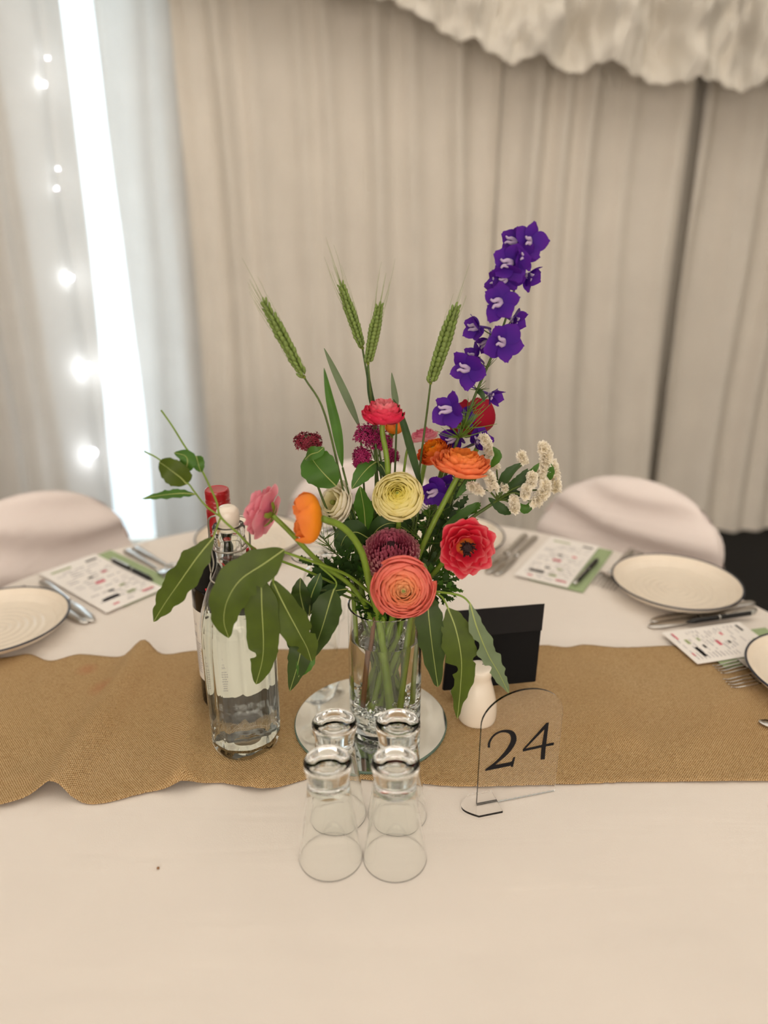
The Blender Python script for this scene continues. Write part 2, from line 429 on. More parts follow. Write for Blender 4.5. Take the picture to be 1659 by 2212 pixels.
def curtain(e0, e1, seed, m, label, z0=0.01, z1=2.9, lean=0.0, amp=1.0, y_off=0.0, spread=0.12):
    rnd = random.Random(seed)
    fx0 = e0 if callable(e0) else (lambda z: e0); fx1 = e1 if callable(e1) else (lambda z: e1)
    L = fx1(1.3) - fx0(1.3); nxx = max(24, int(L * 110)); nz = 46
    # pleats of uneven width: a list of ridge places
    ridges = []; s = 0
    while s < L + .3: ridges.append((s, rnd.uniform(.5, 1.2), rnd.uniform(-.5, .5))); s += rnd.uniform(.07, .20)
    ph = rnd.uniform(0, 9)
    vv = []
    for i in range(nxx):
        s = L * i / (nxx - 1)
        for j in range(nz):
            h = j / (nz - 1); z = z0 + (z1 - z0) * h
            ss = s + .03 * math.sin(z * 1.3 + ph) + .018 * noise.noise(Vector((s * 3, z * 1.2, seed)))
            off = 0
            for (r, a, k) in ridges:
                dd = (ss - r - k * .05 * (1 - h)) / (.026 + .022 * (1 - h))
                off += a * math.exp(-dd * dd)
            off = -.055 * amp * off + .012 * noise.noise(Vector((s * 5, z * 2.2, seed + 3)))
            flare = (1 - h) ** 6 * -.10
            if z < .06: off += .03 * noise.noise(Vector((s * 9, 1, seed)))
            x = fx0(z) + (fx1(z) - fx0(z)) * s / L
            vv.append((x, wall_y(x) + y_off + off + flare, z))
    o = obj('curtain', mesh('curtain', vv, grid_faces(nxx, nz)), m)
    return tag(o, label, 'curtain', 'white curtains along the marquee wall')
def edge_line(p, q):
    a, b = at(*p, wall_y(-1.1) - .03), at(*q, wall_y(-1.1) - .03)
    return lambda z: a.x + (b.x - a.x) * (z - a.z) / (b.z - a.z)
eA, eB = edge_line((155, 250), (258, 1085)), edge_line((226, 250), (342, 1120))
curtain(-3.2, eA, 11, M['sheer'], 'sheer white curtain hanging over the string of fairy lights', lean=0.02)
curtain(eB, -0.70, 12, M['daylit'], 'narrow sheer white curtain beside the bright daylight gap', lean=0.03, amp=.8)
curtain(-0.72, 0.42, 13, M['curtain'], 'cream pleated curtain behind the covered chair without a plate showing in front', y_off=-.02)
curtain(0.43, 1.16, 14, M['curtain'], 'cream pleated curtain behind the purple larkspur spike', y_off=-.01)
curtain(1.235, 2.9, 15, M['curtain'], 'grey-cream curtain pooling on the black carpet beyond the dark fold', y_off=.10)
# make the third label true of its place
for o in COL.objects:
    if o.get('label', '').startswith('cream pleated curtain behind the covered chair'):
        o['label'] = 'cream pleated curtain behind the wheat ears, next to the sheer one'

def valance(x0, x1, zb, seed, label, y_off, m, ztop=2.7):
    rnd = random.Random(seed); L = x1 - x0; nxx = int(L * 170); nz = 40; vv = []
    for i in range(nxx):
        s = i / (nxx - 1); x = x0 + L * s
        edge = zb(x) + .045 * noise.noise(Vector((x * 6, seed, 0))) + .022 * abs(math.sin(x * 11 + seed)) + .020 * noise.noise(Vector((x * 22, seed, 4)))
        for j in range(nz):
            h = j / (nz - 1); z = edge + (ztop - edge) * h
            puff = .06 * math.sin(x * 22 + 2.5 * noise.noise(Vector((x * 3, z * 2, seed)))) + .10 * noise.noise(Vector((x * 8, z * 6, seed + 1))) + .07 * noise.noise(Vector((x * 21, z * 12, seed + 2))) + .03 * noise.noise(Vector((x * 45, z * 26, seed + 6)))
            puff *= (1 - h) ** .5 * (.45 + .55 * min(1, h * 6))
            vv.append((x, wall_y(x) + y_off + puff - .05 * (1 - h), z))
    return tag(obj('valance', mesh('valance', vv, grid_faces(nxx, nz)), m), label, 'valance', 'gathered white valances under the roof')
pz = [(px, at(px, py, wall_y(0.5) - .18)) for px, py in ((470, -25), (800, 25), (1000, 110), (1200, 160), (1470, 185))]
zs = [(p.x, p.z) for _, p in pz]
def zline(x):
    if x <= zs[0][0]: return zs[0][1] + (zs[0][0] - x) * .22
    for (a, za), (b, zb2) in zip(zs, zs[1:]):
        if x <= b: return za + (zb2 - za) * (x - a) / (b - a)
    return zs[-1][1]
valance(-3.2, 1.22, zline, 5, 'gathered cream valance hanging above the pleated curtains', -.20, M['lining'])
valance(1.225, 3.3, lambda x: zs[-1][1] + .005, 8, 'brighter gathered valance above the curtain that pools on the carpet', -.12, M['lining'])

# fairy lights behind the sheer curtain
root = thing('fairy_light_string', 'string of white fairy lights glowing behind the sheer curtain', 'fairy lights', (0, 0, 0))
bulbm, nt, b, out = new_mat('fairy_bulb')
b.inputs['Emission Color'].default_value = (0.85, 0.92, 1, 1); b.inputs['Emission Strength'].default_value = 260
pts = []
BY = lambda x: wall_y(x) + .015
for px, py in ((70, 20), (103, 125), (95, 182), (125, 365), (122, 407), (152, 600), (190, 795), (200, 978), (205, 1100)):
    Y = 2.9
    for _ in range(3): p = at(px, py, Y); Y = BY(p.x)
    pts.append(p)
root.location = (pts[-1].x, pts[-1].y, 0.9)
R0 = Vector(root.location)
obj('wire', mesh('wire', *tube_data([p - R0 for p in pts] + [pts[-1] - R0 + Vector((.02, 0, -.3))], .0012, sides=6)), mat('wire_white', '#d8d8d8', .5), root)
sphere = lathe('bulb', [(0, -.007), (.005, -.005), (.007, 0), (.005, .005), (0, .007)], 12)
sizes = {1: .55, 2: .8, 3: .45, 4: .5, 5: 1.2, 6: 1.9, 7: 2.0}
for i, p in enumerate(pts):
    if i in sizes:
        o = obj('bulb', sphere, bulbm, root, p - R0); o.scale = (sizes[i],) * 3

# ------------------------------------------------------------------ table, cloth, runner
TC = Vector((-0.045, 0.768, 0)); TR = 0.765
t = thing('round_table', 'round banquet table standing under the white cloth', 'table', (TC.x, TC.y, 0))
obj('tabletop', lathe('tabletop', [(0, TZ - .03), (TR - .006, TZ - .03), (TR - .006, TZ - .004), (0, TZ - .004)], 64), mat('table_wood', '#8a6a48', .6), t)
for k in range(4):
    a = math.pi / 4 + k * math.pi / 2
    p = Vector((math.cos(a) * .45, math.sin(a) * .45, 0))
    obj('leg', mesh('leg', *tube_data([p, p + Vector((0, 0, TZ - .03))], .016, n=2, smooth=False)), mat('table_leg', '#55565a', .4, .8), t)
def cloth_point(r, th):
    """a spot on the cloth: flat inside the edge, hanging in folds outside it"""
    w_ = .0015 * noise.noise(Vector((r * math.cos(th) * 9, r * math.sin(th) * 9, 2)))
    if r <= TR: return Vector((TC.x + r * math.cos(th), TC.y + r * math.sin(th), TZ + (w_ if r < TR - .02 else 0) - (.003 if r > TR - .004 else 0)))
    d = r - TR
    rr = TR + .008 + (d * .10) * (1 + 1.1 * math.sin(th * 15 + .8 * math.sin(th * 3)))
    return Vector((TC.x + rr * math.cos(th), TC.y + rr * math.sin(th), max(.02, TZ - .006 - d)))
rs = [0.001] + [.05 * i for i in range(1, 15)] + [.73, .75, .759, TR, TR + .006, TR + .02, TR + .06] + [TR + .25 * i / 10 for i in range(3, 11)]
nt_ = 240; vv = [cloth_point(r, 2 * math.pi * k / nt_) for r in rs for k in range(nt_)]
ff = [(i * nt_ + k, i * nt_ + (k + 1) % nt_, (i + 1) * nt_ + (k + 1) % nt_, (i + 1) * nt_ + k) for i in range(len(rs) - 1) for k in range(nt_)]
ff.append(tuple(range(nt_ - 1, -1, -1)))
o = obj('tablecloth', mesh('tablecloth', vv, ff), M['cloth'])
tag(o, 'plain white tablecloth hanging over the round table edge', 'tablecloth')

near = [onz(*p) for p in ((0, 1745), (110, 1722), (200, 1740), (350, 1712), (470, 1695), (560, 1712), (700, 1680), (830, 1690), (1000, 1702), (1200, 1697), (1400, 1692), (1659, 1690))]
far = [onz(*p) for p in ((0, 1425), (60, 1422), (110, 1432), (170, 1418), (270, 1424), (310, 1411), (345, 1420), (420, 1409), (830, 1405), (1180, 1398), (1215, 1405), (1260, 1397), (1330, 1403), (1450, 1399), (1659, 1397))]
def edge_y(tab, x):
    if x <= tab[0].x: return tab[0].y
    for a, b2 in zip(tab, tab[1:]):
        if x <= b2.x:
            q = (x - a.x) / (b2.x - a.x); q = q * q * (3 - 2 * q); return a.y + (b2.y - a.y) * q
    return tab[-1].y
def seg_d(px, py, a, b2):
    ab = b2 - a; q = max(0, min(1, ((px - a.x) * ab.x + (py - a.y) * ab.y) / (ab.x ** 2 + ab.y ** 2)))
    return math.hypot(px - a.x - ab.x * q, py - a.y - ab.y * q), q
folds = [(onz(118, 1725), onz(315, 1412), .020, .021), (onz(395, 1690), onz(425, 1480), .017, .019), (onz(60, 1425), onz(20, 1560), .02, .004),
         (onz(1345, 1600), onz(1215, 1420), .02, .006), (onz(1480, 1640), onz(1560, 1500), .03, .003), (onz(560, 1690), onz(575, 1640), .02, .008), (onz(30, 1735), onz(45, 1690), .02, .004)]
def runner_z(x, y):
    z = .0022 + .0012 * noise.noise(Vector((x * 14, y * 14, 5)))
    for a, b2, wd, hh in folds:
        d, q = seg_d(x, y, a, b2); z += hh * math.exp(-(d / wd) ** 2)
    return z
def runner_clear(x, y, z):
    return z
RX = 0.86; nxx, nyy = 260, 60; vv = []
for i in range(nxx):
    x = -RX - .05 + 2 * RX * i / (nxx - 1)
    a, b2 = edge_y(near, x), edge_y(far, x)
    for j in range(nyy):
        y = a + (b2 - a) * j / (nyy - 1) + .0012 * noise.noise(Vector((x * 160, j, 0)))
        dx, dy = x - TC.x, y - TC.y
        lim = math.sqrt(max(.01, TR ** 2 - dy * dy)) + .004
        if abs(dx) <= lim: vv.append((x, y, TZ + runner_z(x, y)))
        else:
            dd = abs(dx) - lim; sg = 1 if dx > 0 else -1
            vv.append((TC.x + sg * (lim + .012 + .16 * dd), y, TZ - .004 - dd * 1.0))
o = obj('table_runner', mesh('table_runner', vv, grid_faces(nxx, nyy)), M['burlap'])
sm = o.modifiers.new('thick', 'SOLIDIFY'); sm.thickness = .0014; sm.offset = -1
tag(o, 'tan burlap runner laid across the white tablecloth', 'table runner')
RT = TZ + .0032   # things on the runner stand here

# ------------------------------------------------------------------ mirror plate, vase
mp = onz(801, 1565)
MR = .0985; MZ = RT + .0005
root = thing('mirror_plate', 'round mirror plate lying under the flower vase', 'mirror', (mp.x, mp.y, MZ))
obj('edge', lathe('edge', [(0, 0), (MR - .0008, 0), (MR, .001), (MR, .0028), (MR - .001, .0036), (0, .0036)], 96), M['mirror_edge'], root)
obj('mirror', lathe('mirror', [(0, .0037), (MR - .0014, .0037), (MR - .0014, .0042), (0, .0042)], 96), M['mirror'], root)
VX, VY = 0.0015, .792; VZ = MZ + .0044; VR = .0455; VH = .172; WATER = .128
vase = thing('glass_vase', 'clear glass cylinder vase holding the mixed bouquet', 'vase', (VX, VY, VZ))
prof = [(0, 0), (VR - .003, 0), (VR, .003), (VR, VH - .001), (VR - .0012, VH), (VR - .0025, VH - .001), (VR - .003, .016), (VR - .006, .011), (0, .010)]
obj('vessel', lathe('vessel', prof, 72), M['glass'], vase)
wr = VR - .0028
wo = obj('vase_water', lathe('vase_water', [(0, .0098), (wr - .003, .0105), (wr, .0155), (wr, WATER + .0015), (wr - .0035, WATER), (0, WATER)], 72), M['water'], None, (VX, VY, VZ))
tag(wo, 'clear water filling most of the glass vase', 'water', kind='stuff')
mb = MB(); rnd = random.Random(4)
ico_v = [(0, 0, 1), (.9, 0, .3), (.2, .9, .2), (-.8, .4, .3), (-.5, -.8, .3), (.5, -.7, -.2), (.4, .5, -.8), (-.6, .1, -.8)]
ico_f = [(0, 1, 2), (0, 2, 3), (0, 3, 4), (0, 4, 1), (1, 4, 5), (1, 5, 6), (1, 6, 2), (2, 6, 7), (2, 7, 3), (3, 7, 4), (4, 7, 5), (5, 7, 6)]
for k in range(110):
    a = rnd.uniform(0, 6.28); r = (VR - .010) * math.sqrt(rnd.random()); z = .016 + rnd.random() * .036
    rot = Matrix.Rotation(rnd.uniform(0, 6), 3, 'Z') @ Matrix.Rotation(rnd.uniform(0, 6), 3, 'X'); s = rnd.uniform(.003, .0055)
    mb.add([rot @ Vector(q) * s + Vector((r * math.cos(a), r * math.sin(a), z)) for q in ico_v], ico_f)
o = obj('gel_crystals', mb.mesh('gel_crystals', False), M['crystal'], None, (VX, VY, VZ))
tag(o, 'clear gel crystals heaped in the bottom of the vase', 'crystals', kind='stuff')

# ------------------------------------------------------------------ flowers: shared builders
VAX = Vector((VX, VY, 0)); RIMZ = VZ + VH
_base_n = [0]
def stem_path(head, way=(), neck_shift=None, base_z=None):
    """from a foot in the vase over its rim to the head"""
    _base_n[0] += 1; k = _base_n[0]; rr = random.Random(k * 7)
    d = Vector((head.x - VX, head.y - VY, 0)); l = d.length; d = d / l if l > 1e-4 else Vector((1, 0, 0))
    a = k * 2.4
    off = d * min(.026, .008 + l * .22) + Vector((math.cos(a), math.sin(a), 0)) * .008
    if neck_shift: off = Vector((*neck_shift, 0))
    if off.length > .034: off *= .034 / off.length
    neck = VAX + off + Vector((0, 0, RIMZ + .002))
    bs = VAX - off * .55 + Vector((math.cos(a), math.sin(a), 0)) * .012 + Vector((0, 0, base_z or (VZ + .030 + rr.random() * .02)))
    mid = (neck * .55 + bs * .45) + Vector((rr.uniform(-.004, .004), rr.uniform(-.004, .004), 0))
    return [bs, mid, neck] + list(way) + [head]
def stem(root, pts, r0, r1=None, m='stem', name='stem', sides=8):
    L = Vector(root.location)
    return obj(name, mesh(name, *tube_data([p - L for p in pts], r0, r1 or r0 * .85, sides=sides)), M[m], root)

def petal_mesh(prof, hw, nt_=9, ns=9, round_=.16, ruffle=0.0, spiral=.03, seed=0, tip0=0.0, tip1=1.0, notch=0.0, wav=1.5):
    """prof(t) -> (r, z); hw = half angle; built round the +z axis, centred on azimuth 0"""
    rr = random.Random(seed); ph = rr.uniform(0, 6.28); vv = []; tt = []
    for i in range(nt_):
        for j in range(ns):
            s = -1 + 2 * j / (ns - 1); t = i / (nt_ - 1)
            te = t * (1 - round_ * abs(s) ** 3.4 - notch * math.exp(-(s / .22) ** 2))
            r, z = prof(te)
            rf = ruffle * t ** 3 * math.sin(wav * s * 3.1 + ph)
            r = r * (1 + spiral * s) + rf; z += rf * .8
            q = s * hw * (1 - .15 * (t > .99))
            vv.append((r * math.cos(q), r * math.sin(q), z)); tt.append(tip0 + (tip1 - tip0) * te)
    return mesh('petal', vv, grid_faces(nt_, ns), True, tt)
def bez(p0, p1, p2):
    return lambda t: tuple(p0[i] * (1 - t) ** 2 + 2 * p1[i] * t * (1 - t) + p2[i] * t * t for i in (0, 1))
def bez3(a, b, c, d):
    return lambda t: tuple(a[i] * (1 - t) ** 3 + 3 * b[i] * t * (1 - t) ** 2 + 3 * c[i] * t * t * (1 - t) + d[i] * t ** 3 for i in (0, 1))
def orient(face, spin=0.0):
    return Vector(face).normalized().to_track_quat('Z', 'Y').to_matrix().to_4x4() @ Matrix.Rotation(spin, 4, 'Z')

def bloom(root, centre, face, R, style, pm, seed=0, layers=None, eye='eye_green', squash=1.0, sep=True):
    rr = random.Random(seed); L = Vector(root.location)
    er = R * (.10 if style == 'globe' else .19 if style == 'open' else .12)
    ez = R * (.28 if style == 'globe' else .12 if style == 'tier' else .02)
    core = lathe('bloom', [(0, -R * .42), (R * .10, -R * .40), (R * .10, ez - er), (er, ez - er * .2), (er * .8, ez + er * .45), (0, ez + er * .6)], 20)
    bl = obj('bloom', core, M[eye], root)
    bl.matrix_local = Matrix.Translation(centre - L) @ orient(face) @ Matrix.Diagonal((1, 1, squash, 1))
    zb = -R * .42
    def place(me, n, a0, jit=.10, tilt=.04):
        for k in range(n):
            o = obj('petal', me, pm, bl)
            a = a0 + 2 * math.pi * k / n + rr.uniform(-jit, jit)
            s = 1 + rr.uniform(-.05, .05)
            o.matrix_local = Matrix.Rotation(a, 4, 'Z') @ Matrix.Rotation(rr.uniform(-tilt, tilt), 4, 'Y') @ Matrix.Diagonal((s, s, 1 + rr.uniform(-.06, .06), 1))
    a0 = rr.uniform(0, 6)
    if style == 'globe':
        K = layers or 10; gap = R / K
        for k in range(K):
            f = (k + 1) / K
            rl = R * (.10 + .90 * f); zl = R * (.34 * (1 - f ** 2.2) - .10 * f ** 6)
            fl_ = max(0, f - .72) / .28          # the outer petals lie open, the inner ones close over
            lip = rl - gap * 1.5 * (1 - fl_)
            p = bez3((R * .05, zb), (rl * 1.22, zb + .12 * (zl - zb)), (rl * 1.10, zl - .07 * R), (max(lip, .035 * R), zl + .03 * R * (1 - fl_)))
            n = 3 if k < 2 else 5 if k < 7 else 6
            me = petal_mesh(p, math.pi / n * 1.40, 11, ruffle=R * .022 * f, seed=seed * 50 + k, tip0=f - .55, tip1=f, round_=.08 + .08 * f, spiral=.022)
            place(me, n, a0 + k * 1.9, .16, .035)
    elif style == 'tier':
        K = layers or 8
        for k in range(K):
            f = (k + 1) / K
            rl = R * (.22 + .78 * f ** .75); zl = R * (.40 - .46 * f ** 1.3)
            p = bez3((R * .05, zb), (rl * .75, zb * 1.02 + .05 * R * (1 - f)), (rl * (1.02 + .1 * (1 - f)), zl - .20 * R), (rl * (.86 + .14 * f), zl))
            n = 4 if k < 2 else 6 if k < 5 else 7
            me = petal_mesh(p, math.pi / n * 1.35, 11, 11, ruffle=R * .045, seed=seed * 50 + k, tip0=f - .5, tip1=f, round_=.14, wav=1.9)
            place(me, n, a0 + k * 1.9, .2, .07)
    elif style == 'open':
        K = layers or 4
        for k in range(K):
            f = (k + 1) / K
            rl = R * (.42 + .58 * f); zl = R * (.48 * (1 - f) + .02)
            p = bez((R * .10, zb * .5), (rl * .75, zb * .75 + .1 * R * (1 - f)), (rl, zl))
            n = 5 if k < K - 1 else 6
            me = petal_mesh(p, math.pi / n * 1.32, 10, 11, ruffle=R * .065, seed=seed * 50 + k, round_=.17, tip0=0, tip1=1, wav=1.8)
            place(me, n, a0 + k * 1.3, .16, .15)
    elif style == 'reflex':
        K = layers or 4
        for k in range(K):
            f = (k + 1) / K
            rl = R * (.5 + .5 * f); zl = R * (.55 - .75 * f)
            p = bez((R * .06, zb * .7), (rl * .85, zb * .2 + .55 * R * (1 - f)), (rl, zl))
            n = 5 if k < K - 1 else 6
            me = petal_mesh(p, math.pi / n * 1.22, 11, 11, ruffle=R * .05, seed=seed * 50 + k, round_=.20, wav=1.2)
            place(me, n, a0 + k * 1.3, .20, .10)
    elif style == 'cup':
        K = layers or 3
        for k in range(K):
            f = (k + 1) / K
            rl = R * (.30 + .48 * f); zl = R * (.95 - .18 * f)
            p = bez((R * .06, zb), (rl * 1.55, zb + .15 * R), (rl * .92, zl))
            n = 4 if k < K - 1 else 5
            me = petal_mesh(p, math.pi / n * 1.25, ruffle=R * .05, seed=seed * 50 + k, round_=.22)
            place(me, n, a0 + k * 1.2, .15, .06)
    if sep:
        me = petal_mesh(bez((R * .05, zb * 1.02), (R * .34, zb * 1.12), (R * .48, zb * .72)), .42, 5, 5, round_=.5)
        for k in range(5):
            o = obj('sepal', me, M['sepal'], bl); o.matrix_local = Matrix.Rotation(k * 1.2566 + .3, 4, 'Z')
    return bl

def ranunculus(px, py, Y, diam_px, face, style, pm, label, seed, way=(), layers=None, eye='eye_green', squash=1.0, sr=.0034, name='ranunculus', neck=None):
    c = at(px, py, Y)
    R = diam_px / 2 * (c - Vector((0, 0, CZ))).dot(Vector((0, math.cos(TH), -math.sin(TH)))) / F
    fv = Vector(face).normalized()
    att = c - fv * R * .42 * squash
    wp = [at(*q) for q in way]
    path = stem_path(att, wp + ([att - fv * .016] if not wp else []), neck)
    root = thing(name, label, 'flower', path[0], 0, 'cut flowers in the glass vase')
    stem(root, path, sr)
    bloom(root, c, fv, R, style, pm, seed, layers, eye, squash)
    return root

def leaf_mesh(pts, width, nrm, fold=.12, curl=0.0, wave=.04, seed=0, ns=7, nt_=22, peak=.42, blunt=.8, bites=()):
    C = crom(pts, nt_); T = [(C[min(i + 1, nt_ - 1)] - C[max(i - 1, 0)]).normalized() for i in range(nt_)]
    rr = random.Random(seed); ph = rr.uniform(0, 6); vv = []; rib = []
    nv = Vector(nrm).normalized()
    for i, (c, t) in enumerate(zip(C, T)):
        n = (nv - t * nv.dot(t)).normalized(); b_ = t.cross(n); u = i / (nt_ - 1)
        x = u / peak if u < peak else (1 - u) / (1 - peak)
        wd = width * .5 * max(.0, math.sin(x * math.pi / 2)) ** blunt + .0003
        for j in range(ns):
            s = -1 + 2 * j / (ns - 1)
            e = 1 + wave * math.sin(u * 31 + ph + (2 if s < 0 else 0)) * abs(s) + wave * 1.6 * noise.noise(Vector((u * 17, s * 2, seed))) * abs(s)
            for ub, sd, dep, wb in bites:
                if s * sd > 0: e *= 1 - dep * math.exp(-((u - ub) / wb) ** 4)
            vv.append(c + b_ * s * wd * e + n * (fold * abs(s) * wd + curl * s * s * wd + .05 * wd * math.sin(u * 9 + ph + s * 2)))
        rib.append((c + n * (.0004 + .05 * wd * math.sin(u * 9 + ph)), b_, n, max(.0003, .0008 * (1 - u))))
    rv = []
    for c, b_, n, h in rib: rv += [c - b_ * h, c + n * h * .5, c + b_ * h]
    return mesh('leaf', vv, grid_faces(nt_, ns)), mesh('vein', rv, grid_faces(nt_, 3))
def leaf(root, pts, width, m='gum', nrm=(0, -1, .35), vein=True, **k):
    L = Vector(root.location)
    a, b_ = leaf_mesh([p - L for p in pts], width, nrm, **k)
    o = obj('leaf', a, M[m], root)
    if vein: obj('vein', b_, M['rib'], o)
    return o
PXM = lambda px, Y=.75: px * .9 * (Y / .80) / F      # rough pixels to metres at distance Y

# ------------------------------------------------------------------ ranunculus and other large blooms
PM = {}
PM['peach'] = petal_mat('petals_peach', [(0, '#fbc48a'), (.35, '#fda374'), (.7, '#f98a76'), (1, '#f37f78')])
PM['red'] = petal_mat('petals_coral_red', [(0, '#f0b13a'), (.22, '#ee7a3c'), (.42, '#da1b3c'), (.82, '#e8394f'), (1, '#f48a8e')])
PM['picotee'] = petal_mat('petals_burgundy', [(0, '#9a1c4c'), (.3, '#b43a66'), (.65, '#d68496'), (1, '#f2c6be')], .35)
PM['yellow'] = petal_mat('petals_pale_yellow', [(0, '#f2e566'), (.4, '#fbf09a'), (1, '#fff6c6')], .4)
PM['coral'] = petal_mat('petals_orange_coral', [(0, '#f9923f'), (.5, '#fd9458'), (1, '#fb9062')])
PM['orange'] = petal_mat('petals_orange', [(0, '#f3901d'), (.5, '#f67a2c'), (1, '#ee6a3a')])
PM['rose'] = petal_mat('petals_rose_red', [(0, '#f59aa0'), (.45, '#f0526a'), (1, '#e52d55')])
PM['crimson'] = petal_mat('petals_crimson', [(0, '#7c0a22'), (.4, '#a50a28'), (1, '#ad0f30')], .2)
PM['pink'] = petal_mat('petals_pink', [(0, '#d2557a'), (.3, '#ee8aa0'), (1, '#f7b0ba')])
PM['amber'] = petal_mat('petals_amber', [(0, '#f5a81f'), (.5, '#f89a1e'), (1, '#f58a45')])
PM['white'] = petal_mat('petals_white', [(0, '#f8f0bc'), (.4, '#fdf6e0'), (1, '#fffaf0')], .4)

ranunculus(871, 1272, .700, 130, (.0, -.93, .26), 'globe', PM['peach'], 'full peach ranunculus with tight ringed centre over the vase rim', 1, layers=14, neck=(.010, -.028))
ranunculus(1009, 1183, .735, 126, (.10, -.95, .18), 'open', PM['red'], 'open coral-red ranunculus with dark centre and yellow flecks', 2, layers=4, eye='eye_dark', neck=(.028, -.012))
ranunculus(860, 1070, .765, 108, (-.10, -.72, .52), 'globe', PM['yellow'], 'pale yellow ranunculus in the middle of the bouquet', 3, layers=13, neck=(.008, -.006))
ranunculus(998, 996, .790, 126, (.10, -.06, 1.0), 'tier', PM['coral'], 'broad orange-coral ranunculus seen from its side, facing up', 4, layers=9, squash=.95, way=[(915, 1175, .775), (972, 1060, .785)], sr=.0036)
ranunculus(938, 972, .840, 84, (-.45, -.25, .85), 'tier', PM['orange'], 'deep orange ranunculus tucked behind the broad coral one', 5, layers=9)
ranunculus(829, 888, .800, 94, (.06, -.08, 1.0), 'tier', PM['rose'], 'rose-red ranunculus standing tallest above the yellow bloom', 6, layers=9, squash=1.3, way=[(838, 1040, .79), (826, 935, .80)])
ranunculus(1020, 918, .880, 118, (-.15, .30, .75), 'cup', PM['crimson'], 'crimson poppy-like bloom behind the larkspur', 7, layers=3, eye='eye_dark')
ranunculus(915, 938, .930, 64, (-.2, .05, 1), 'tier', PM['pink'], 'small pink bloom half hidden behind a wheat stalk', 8, layers=4)
ranunculus(850, 928, .870, 46, (.2, .0, 1), 'cup', PM['amber'], 'small amber bloom peeping out under the rose-red one', 9)
ranunculus(566, 1104, .715, 124, (-.80, .28, .22), 'reflex', PM['pink'], 'pink flower with drooping petals turned toward the bottles', 10, layers=4, way=[(755, 1262, .745), (690, 1215, .72), (625, 1148, .712)], sr=.0030, neck=(-.022, -.018))
ranunculus(676, 1120, .700, 128, (-.96, -.16, .05), 'cup', PM['amber'], 'amber orange cup-shaped ranunculus on an arching stem', 11, layers=3, squash=.72, way=[(800, 1270, .735), (780, 1190, .725), (742, 1140, .715)], sr=.0042, neck=(-.010, -.024))
ranunculus(722, 1086, .800, 100, (-.60, -.55, .40), 'tier', PM['white'], 'creamy white ruffled bloom behind the amber one', 12, layers=5)

# the burgundy picotee: very many fine petals
c = at(845, 1186, .755); fv = Vector((-.02, -.50, .84)).normalized(); R = .0325
path = stem_path(c - fv * .016, [c - fv * .03], (-.002, -.020))
root = thing('ranunculus', 'burgundy ranunculus with fine frilled pale-edged petals', 'flower', path[0], 0, 'cut flowers in the glass vase')
stem(root, path, .0030)
L = Vector(root.location)
bl = obj('bloom', lathe('bloom', [(0, -.018), (.006, -.016), (.012, 0), (.006, .008), (0, .009)], 20), M['eye_dark'], root)
bl.matrix_local = Matrix.Translation(c - L) @ orient(fv)
rnd = random.Random(3); K = 13
for k in range(K):
    f = (k + 1) / K; mb = MB(); n = 9 + 2 * k
    rl = R * (.10 + .90 * f); zl = R * (.46 * (1 - f ** 2.2) - .16 * f ** 5)
    for q in range(n):
        a = 2 * math.pi * (q + rnd.uniform(-.2, .2)) / n + k; s = rnd.uniform(.93, 1.06)
        pf = bez((R * .10, -R * .45), (rl * 1.22, -R * .45 + .35 * (zl + R * .45)), (rl * s, zl * s))
        hw = math.pi / n * .95; vv = []; tt = []
        for i in range(6):
            t = i / 5
            for j in range(3):
                r, z = pf(t * (1 - .06 * abs(j - 1))); th_ = a + (j - 1) * hw * (1 - .25 * t)
                if j == 1: r *= .97
                vv.append((r * math.cos(th_), r * math.sin(th_), z)); tt.append((.2 + .8 * f) * t if f > .4 else .55 * t)
        mb.add(vv, grid_faces(6, 3), tt)
    o = obj('petal_whorl', mb.mesh('petal_whorl'), PM['picotee'], bl); o['kind'] = 'stuff'
me = petal_mesh(bez((R * .1, -R * .5), (R * .8, -R * .75), (R * 1.0, -R * .45)), .62, ruffle=.002, seed=77)
for k in range(5):
    o = obj('petal', me, PM['picotee'], bl); o.matrix_local = Matrix.Rotation(k * 1.2566, 4, 'Z')

for o in list(COL.objects):
    if o.get('label', '').startswith('open coral-red'):
        bl = [q for q in o.children if q.name.startswith('bloom')][0]; mb = MB(); rr = random.Random(6)
        for k in range(46):
            a = rr.uniform(0, 6.28); r = rr.uniform(.0045, .0085); h = rr.uniform(.003, .008)
            mb.add(*tube_data([Vector((r * .6 * math.cos(a), r * .6 * math.sin(a), 0)), Vector((r * math.cos(a), r * math.sin(a), h * .6)), Vector((r * 1.15 * math.cos(a), r * 1.15 * math.sin(a), h))], .0006, .0009, n=4, sides=5))
        obj('stamens', mb.mesh('stamens'), M['eye_dark'], bl)['kind'] = 'stuff'
# buds
def bud(px, py, Y, r, col, label, way=()):
    c = at(px, py, Y); path = stem_path(c, [at(*q) for q in way] or [c - Vector((0, 0, .02))])
    root = thing('flower_bud', label, 'flower bud', path[0], 0, 'unopened buds in the bouquet'); stem(root, path, .0016)
    o = obj('bud', lathe('bud', [(0, -r), (r * .8, -r * .5), (r, .1 * r), (r * .6, r * .9), (0, r * 1.25)], 14), mat('bud_skin_' + str(px), col, .5), root)
    o.location = c - Vector(root.location)
bud(884, 958, .815, .0052, '#b4707a', 'small dusky pink bud on a thin stalk', [(873, 1015, .81)])
bud(912, 1228, .745, .0060, '#7f9150', 'green bud beside the coral-red open bloom', [(900, 1262, .75)])

